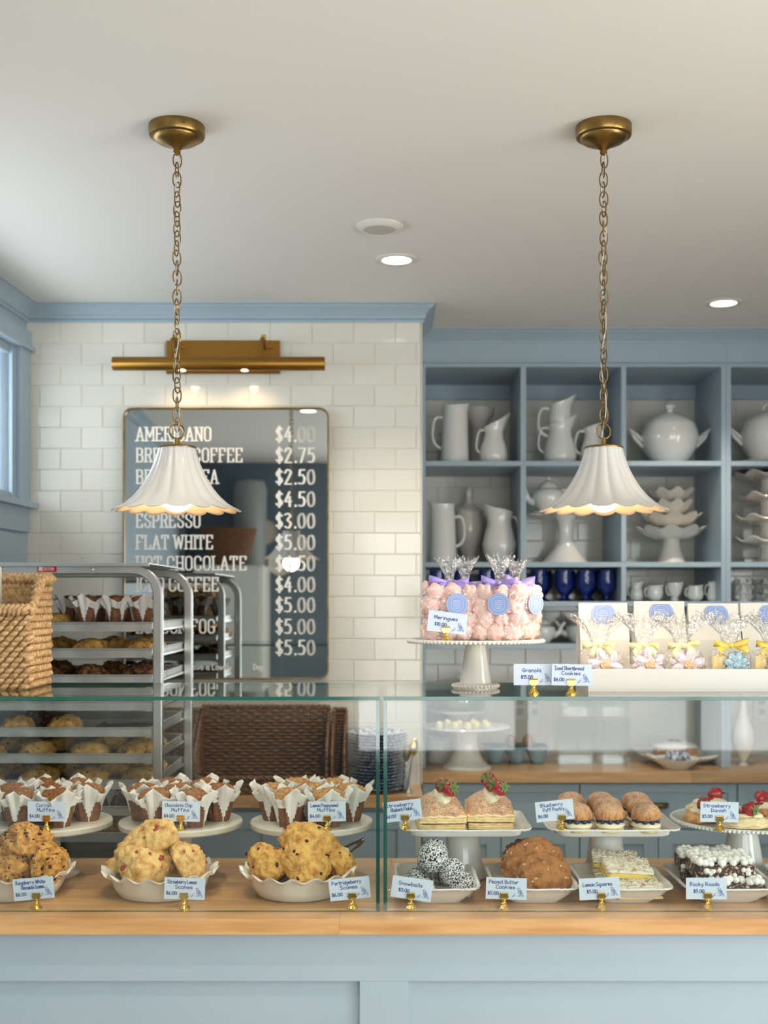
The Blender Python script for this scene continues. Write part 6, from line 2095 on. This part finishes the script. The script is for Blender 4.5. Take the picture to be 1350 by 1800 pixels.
pc(['Strawberry', 'Rhubarb Flakie'], '$6.00', 712, 2.812, ZC + PZ + .001, -7, 0, .003, 'price card reading Strawberry Rhubarb Flakie')
pc(['Blueberry', 'Puff Pastry'], '$6.00', 988, 2.812, ZC + PZ + .001, -6, 0, .015, 'price card reading Blueberry Puff Pastry')
pc(['Strawberry', 'Danish'], '$5.00', 1265, 2.806, zdn, 1, 0, .001, 'price card reading Strawberry Danish')

# ================================================================== ON TOP OF THE CASES
MX, MYd = (836 - 680) / 2100 * 2.85, 2.85
MH = 0.114
cake_stand('white beaded pedestal stand holding the bags of pink meringues', (MX, MYd, ZG + .0004), .160, MH, .055, 'ceramic_cream', bead=True)
zm = ZG + .0004 + MH + .0045


def rosette():
    pr = []
    n_ = 10
    for i in range(n_ + 1):
        f = i / n_
        pr.append((.0225 * max(0.0, 1 - f ** 2.2) ** .5 * (.86 + .14 * min(1, f * 4)), .0185 * f))
    pr[-1] = (0.0008, .0195)
    def fn(t__, i, r, z):
        f = i / n_
        return (r * (1 + .11 * math.cos(6 * t__ + f * 5.0)), z)
    return MB().lathe(pr, 84, fn).mesh('meringue', 'meringue', True, None)


ROS = rosette()


def bow_parts(t_, mat, z, y, w_=.034, h_=.019, seed=0, yaw=0):
    r_ = random.Random(seed)
    for s_ in (-1, 1):
        n_ = 14
        vs, fs = [], []
        L_ = w_ * r_.uniform(.9, 1.15)
        rise = r_.uniform(-.10, .25)
        for i in range(n_ + 1):
            a_ = 2 * PI * i / n_
            rad = math.sin(a_ / 2)
            x = s_ * L_ * rad * (1 if i else 1)
            yy = .011 * math.sin(a_) * 1.0
            wz = h_ * (.35 + .65 * rad)
            tw_ = .004 * math.sin(a_ + seed)
            for k_ in (-1, 1):
                vs.append((x, yy + tw_ * k_, k_ * wz / 2 + rise * abs(x)))
            if i:
                b_ = (i - 1) * 2
                fs.append((b_, b_ + 1, b_ + 3, b_ + 2))
        MB().add(vs, fs).build('bow_loop', mat, t_, (0, y, z), (0, 0, yaw), angle=None, solid=.0004)
        vs, fs = [], []
        dx = s_ * r_.uniform(.020, .036)
        dz = -r_.uniform(.012, .026)
        for i in range(6):
            f = i / 5
            for k_ in (-1, 1):
                vs.append((dx * f + k_ * .004 * f * (1 if s_ > 0 else -1), -.004 - .010 * f + .003 * math.sin(f * 5) + k_ * .001, dz * f * f + k_ * h_ * (.25 + .25 * f)))
            if i:
                b_ = (i - 1) * 2
                fs.append((b_, b_ + 1, b_ + 3, b_ + 2))
        MB().add(vs, fs).build('bow_tail', mat, t_, (0, y, z), (0, 0, yaw), angle=None, solid=.0004)
    MB().ball((0, 0, 0), .0062, 2, (1, .9, 1.1)).build('bow_knot', mat, t_, (0, y - .003, z))


def ruffle(t_, z, r0, r1, h_, seed, flat=.55, n_=120, pl=15):
    r_ = random.Random(seed)
    amp = [r_.uniform(.5, 1.2) for _ in range(pl * 2)]
    pr = [(r0, 0), (r0 * .4 + r1 * .3, h_ * .35), (r0 * .2 + r1 * .65, h_ * .7), (r1, h_)]
    def fn(t__, i, r, z_):
        f = i / 3
        k_ = int(t__ / (2 * PI) * pl * 2) % (pl * 2)
        c_ = math.cos(pl * t__) * .30 * f + .20 * f * math.sin(5 * t__ + seed)
        rr = r * (1 + c_)
        zz = z_ * (1 if i < 2 else (.72 + .30 * amp[k_] * (.6 + .4 * math.cos(pl * t__))))
        return (rr * math.cos(t__), rr * flat * math.sin(t__), zz)
    return MB().lathe(pr, n_, fn, caps=False).build('gathered_top', 'cello_ruffle', t_, (0, 0, z), angle=None)


def sticker(t_, loc, rot, R_=.030, name='round_sticker'):
    o = MB().lathe([(0, 0), (R_, 0), (R_, .0005), (0, .0005)], 40, M=Matrix.Rotation(PI / 2, 4, 'X')).build(name, 'sticker_blue', t_, loc, rot)
    mb_ = MB()
    y = -.0009
    pen(mb_, [(R_ * .90 * math.cos(2 * PI * i / 48), R_ * .90 * math.sin(2 * PI * i / 48)) for i in range(49)], .0005, .0005, 0, 0, 1, 1, y)
    sh = [(-.55, .45), (-.55, -.25), (-.35, -.52), (0, -.66), (.35, -.52), (.55, -.25), (.55, .45), (.3, .62), (0, .72), (-.3, .62), (-.55, .45)]
    pen(mb_, [(a_ * R_, b_ * R_) for a_, b_ in sh], .0005, .0005, 0, 0, 1, 1, y)
    for k_, (zz, hw) in enumerate(((.30, .30), (.12, .36), (-.06, .36), (-.24, .30), (-.40, .2))):
        pen(mb_, [(-hw * R_, zz * R_), (hw * R_, zz * R_)], .0007, .0007, 0, 0, 1, 1, y)
    mb_.build('crest_print', 'sticker_line', o, smooth=False)
    return o


def treat_bag(label, loc, rz, W_, D_, H_, name='meringue_bag'):
    t_ = thing(name, label, 'bag', loc, (0, 0, rz), None)
    lv = [(.96, 0), (1, .004), (1.0, H_ * .5), (1.0, H_ * .78), (.92, H_ * .90), (.50, H_ * .99), (.12, H_ * 1.05)]
    n_ = 72
    def fn(t__, i, r, z):
        c_, s_ = math.cos(t__), math.sin(t__)
        e = .5 if i < 5 else 1
        k_ = r * (1 + .02 * noise.noise(Vector((c_ * 3, s_ * 3, z * 40 + W_ * 90))))
        return (math.copysign(abs(c_) ** e, c_) * W_ / 2 * k_, math.copysign(abs(s_) ** e, s_) * D_ / 2 * k_, z)
    MB().lathe(lv, n_, fn, caps=False).build('cellophane', 'cellophane', t_, angle=None)
    return t_


bags = [(.146, 2.795, 4, .130, .098, 0, 'bag of pink meringues with a violet bow, behind the Meringues price card', 'label on'),
        (.262, 2.785, -10, .122, .098, 1, 'bag of pink meringues with a violet bow, frontmost in the centre of the stand', ''),
        (.312, 2.880, 38, .114, .094, 2, 'bag of pink meringues turned so its sticker faces sideways', ''),
        (.190, 2.905, -6, .110, .078, 3, 'bag of pink meringues at the back of the stand', '')]
for (x, y, rz, W_, D_, k_, lab, _) in bags:
    H_ = .124
    a_ = math.radians(rz)
    t = treat_bag(lab, (x, y, zm), a_, W_, D_, H_)
    ruffle(t, H_ * 1.05, .009, .026, .062 + .008 * (k_ % 2), k_, .6)
    bow_parts(t, 'ribbon_violet', H_ * 1.05, -.010, .044, .023, k_)
    sticker(t, ((.012, .002, .018, .0)[k_], -D_ / 2 - .0012, .082), (0, math.radians((4, -8, 6, 0)[k_]), 0), .0255)
    rnd = random.Random(k_ + 50)
    g_ = 'meringues in the ' + ('price card bag', 'centre bag', 'sideways bag', 'back bag')[k_]
    ml = 'pink piped meringue swirl inside the %s' % ('bag behind the Meringues card', 'frontmost centre bag', 'sideways turned bag', 'bag at the back')[k_]
    R_ = Matrix.Rotation(a_, 4, 'Z')
    spots = []
    for lz in range(4):
        zz = .020 + .029 * lz
        for ix in range(3):
            spots.append((-.038 + .038 * ix + (.006 if lz % 2 else -.006), -.016, zz, 'f'))
        if k_ in (1, 2):
            spots.append((W_ / 2 - .026, .014, zz + .008, 's'))
        if k_ in (0, 3):
            spots.append((-W_ / 2 + .026, .014, zz + .008, 'S'))
    for q in range(3):
        spots.append((-.028 + .028 * q, .006, .104, 't'))
    for (u, v, zz, kd) in spots:
        if kd == 'f': e = (PI / 2 + rnd.gauss(0, .3), 0, rnd.gauss(0, .3) + a_)
        elif kd == 's': e = (PI / 2 + rnd.gauss(0, .3), 0, PI / 2 + a_ + rnd.gauss(0, .3))
        elif kd == 'S': e = (PI / 2 + rnd.gauss(0, .3), 0, -PI / 2 + a_ + rnd.gauss(0, .3))
        else: e = (rnd.gauss(0.5, .3), rnd.gauss(0, .4), rnd.random() * 6)
        p_ = R_ @ Vector((u * W_ / .124, v, zz))
        o = obj('meringue', ROS, None, (x + p_.x, y + p_.y, zm + p_.z), e, rnd.uniform(.98, 1.14))
        tag(o, ml, 'meringue', g_)
pc(['Meringues'], '$10.00', 784, 2.728, zm - .003, 7, 0, 0, 'price card reading Meringues')
pc(['Granola'], '$15.00', 938, 2.672, ZG + .0004, 0, 0, 0, 'price card reading Granola')
pc(['Iced Shortbread', 'Cookies'], '$6.00', 1004, 2.660, ZG + .0004, 1, 0, -.001, 'price card reading Iced Shortbread Cookies')

# white tray
TX0, TX1, TY0, TY1, THt = at(1034, 0, 2.735).x, 1.06, 2.735, 2.915, .052
t = thing('white_tray', 'plain white tray holding bags of iced shortbread cookies', 'tray', ((TX0 + TX1) / 2, (TY0 + TY1) / 2, ZG + .0004))
hw, hd = (TX1 - TX0) / 2, (TY1 - TY0) / 2
MB().box(-hw, hw, -hd, hd, 0, .004).build('base', 'white_card', t, smooth=False)
for nm, a_ in (('front_wall', (-hw, hw, -hd, -hd + .004)), ('back_wall', (-hw, hw, hd - .004, hd)), ('side_wall', (-hw, -hw + .004, -hd + .004, hd - .004)), ('side_wall', (hw - .004, hw, -hd + .004, hd - .004))):
    MB().box(*a_, .004, THt).build(nm, 'white_card', t, smooth=False, bevel=.0008)
zt2 = ZG + .0004 + .0045


def daisy(colour, centre, n_=6, R_=.034):
    mb_ = MB()
    for i in range(n_):
        a_ = 2 * PI * i / n_
        mb_.M = Matrix.Rotation(a_, 4, 'Y')
        for sc_, yy in ((1.0, 0), (.62, -.0022)):
            mb_.ball((R_ * .56, yy, 0), 1, 2, (R_ * .46 * sc_, .0042, R_ * .27 * sc_))
    mb_.M = None
    pet = mb_.mesh('petals', colour, True, None)
    mb_ = MB().lathe([(0, 0), (R_ * .26, 0), (R_ * .27, .003), (R_ * .20, .0065), (R_ * .12, .0055), (0, .008)], 24, M=Matrix.Rotation(PI / 2, 4, 'X'))
    return pet, mb_.mesh('centre', centre, True, None)


D1 = daisy('icing_pink', 'icing_orange', 6, .043)
D2 = daisy('icing_blue', 'icing_blue', 8, .032)
cbags = [(1052, 2.800, 'p', 'ribbon_yellow', 'beside the Iced Shortbread card'), (1130, 2.800, 'p', 'ribbon_yellow', 'second from the Iced Shortbread card'), (1198, 2.800, 'p', 'ribbon_yellow', 'third from the Iced Shortbread card'), (1282, 2.800, 'b', 'ribbon_gold', 'with a blue flower cookie'), (1356, 2.800, 'b', 'ribbon_gold', 'cut off by the picture edge')]
for k_, (px_, d, kd, rb_, lab) in enumerate(cbags):
    x = (px_ - 680) / 2100 * d
    t = treat_bag('clear cookie bag with a %s bow, %s' % ('pale yellow' if kd == 'p' else 'golden', lab), (x, d, zt2), 0, .092, .075, .094, 'cookie_bag')
    ruffle(t, .0985, .014, .056, .074 + .008 * (k_ % 2), 20 + k_, .6, 150, 19)
    bow_parts(t, rb_, .100, -.012, .038, .017, 30 + k_)
    pt, ce = D1 if kd == 'p' else D2
    for j in range(3):
        o = thing('iced_cookie', 'flower iced cookie, %s in bag %s' % (('front one', 'middle one', 'rear one')[j], lab), 'cookie', (x + .010 + .003 * j, d - .026 + .018 * j, zt2 + .054), (math.radians(-8), math.radians(10 + 25 * j + 17 * k_), 0), 'iced cookies in bags')
        obj('petals', pt, o); obj('centre', ce, o, (0, -.003, 0))
    if kd == 'b':
        for j in range(4):
            o = MB().box(-.022, .022, -.003, .003, -.026, .026).build('shortbread_biscuit', 'shortbread', None, (x - .030 + .006 * j, d - .026 + .011 * j, zt2 + .050), (0, .15 * j, .5), smooth=False, bevel=.003)
            tag(o, 'plain golden shortbread biscuit on edge in the bag ' + lab, 'biscuit', 'biscuits in the bag ' + lab)

# granola bags
for k_, (pa, pb, py_, lab) in enumerate(((1020, 1107, 1060, 'nearest the Granola price card'), (1119, 1208, 1057, 'second from the Granola price card'), (1214, 1304, 1061, 'third from the Granola price card'), (1308, 1398, 1060, 'cut off by the picture edge'))):
    d = 2.955
    xa, xb = (pa - 680) / 2100 * d, (pb - 680) / 2100 * d
    W_, H_ = (xb - xa), at(0, py_, d).z - ZG
    t = thing('granola_bag', 'white paper granola bag with a round blue sticker, ' + lab, 'bag', ((xa + xb) / 2, d + .033, ZG + .0004), (0, 0, (.02, -.03, .02, -.05)[k_]), 'paper granola bags')
    mb = MB()
    ys = .030
    lv = [(ys, 0, 1), (ys, H_ * .55, 1), (.006, H_ * .88, .995), (.004, H_, .99)]
    vs, fs = [], []
    for (yy, zz, s_) in lv:
        g_ = W_ / 2 * s_
        ind = .012 if zz > H_ * .5 else .003
        vs += [(-g_, -yy, zz), (0, -yy - .002 * (zz < H_ * .7), zz), (g_, -yy, zz), (g_ - (ind if yy > .01 else .0), 0, zz), (g_, yy, zz), (-g_, yy, zz), (-g_ + (ind if yy > .01 else 0), 0, zz)]
    for i in range(len(lv) - 1):
        for j in range(7):
            a_, b_ = i * 7 + j, i * 7 + (j + 1) % 7
            fs.append((a_, b_, b_ + 7, a_ + 7))
    fs.append(tuple(reversed(range(7)))); fs.append(tuple(range(21, 28)))
    mb.add(vs, fs).build('paper', 'white_paper', t, smooth=False)
    sticker(t, ((.0, .004, .006, .012)[k_], -.0062 - .004, H_ * .855), (math.radians(-15), 0, 0), .0305)
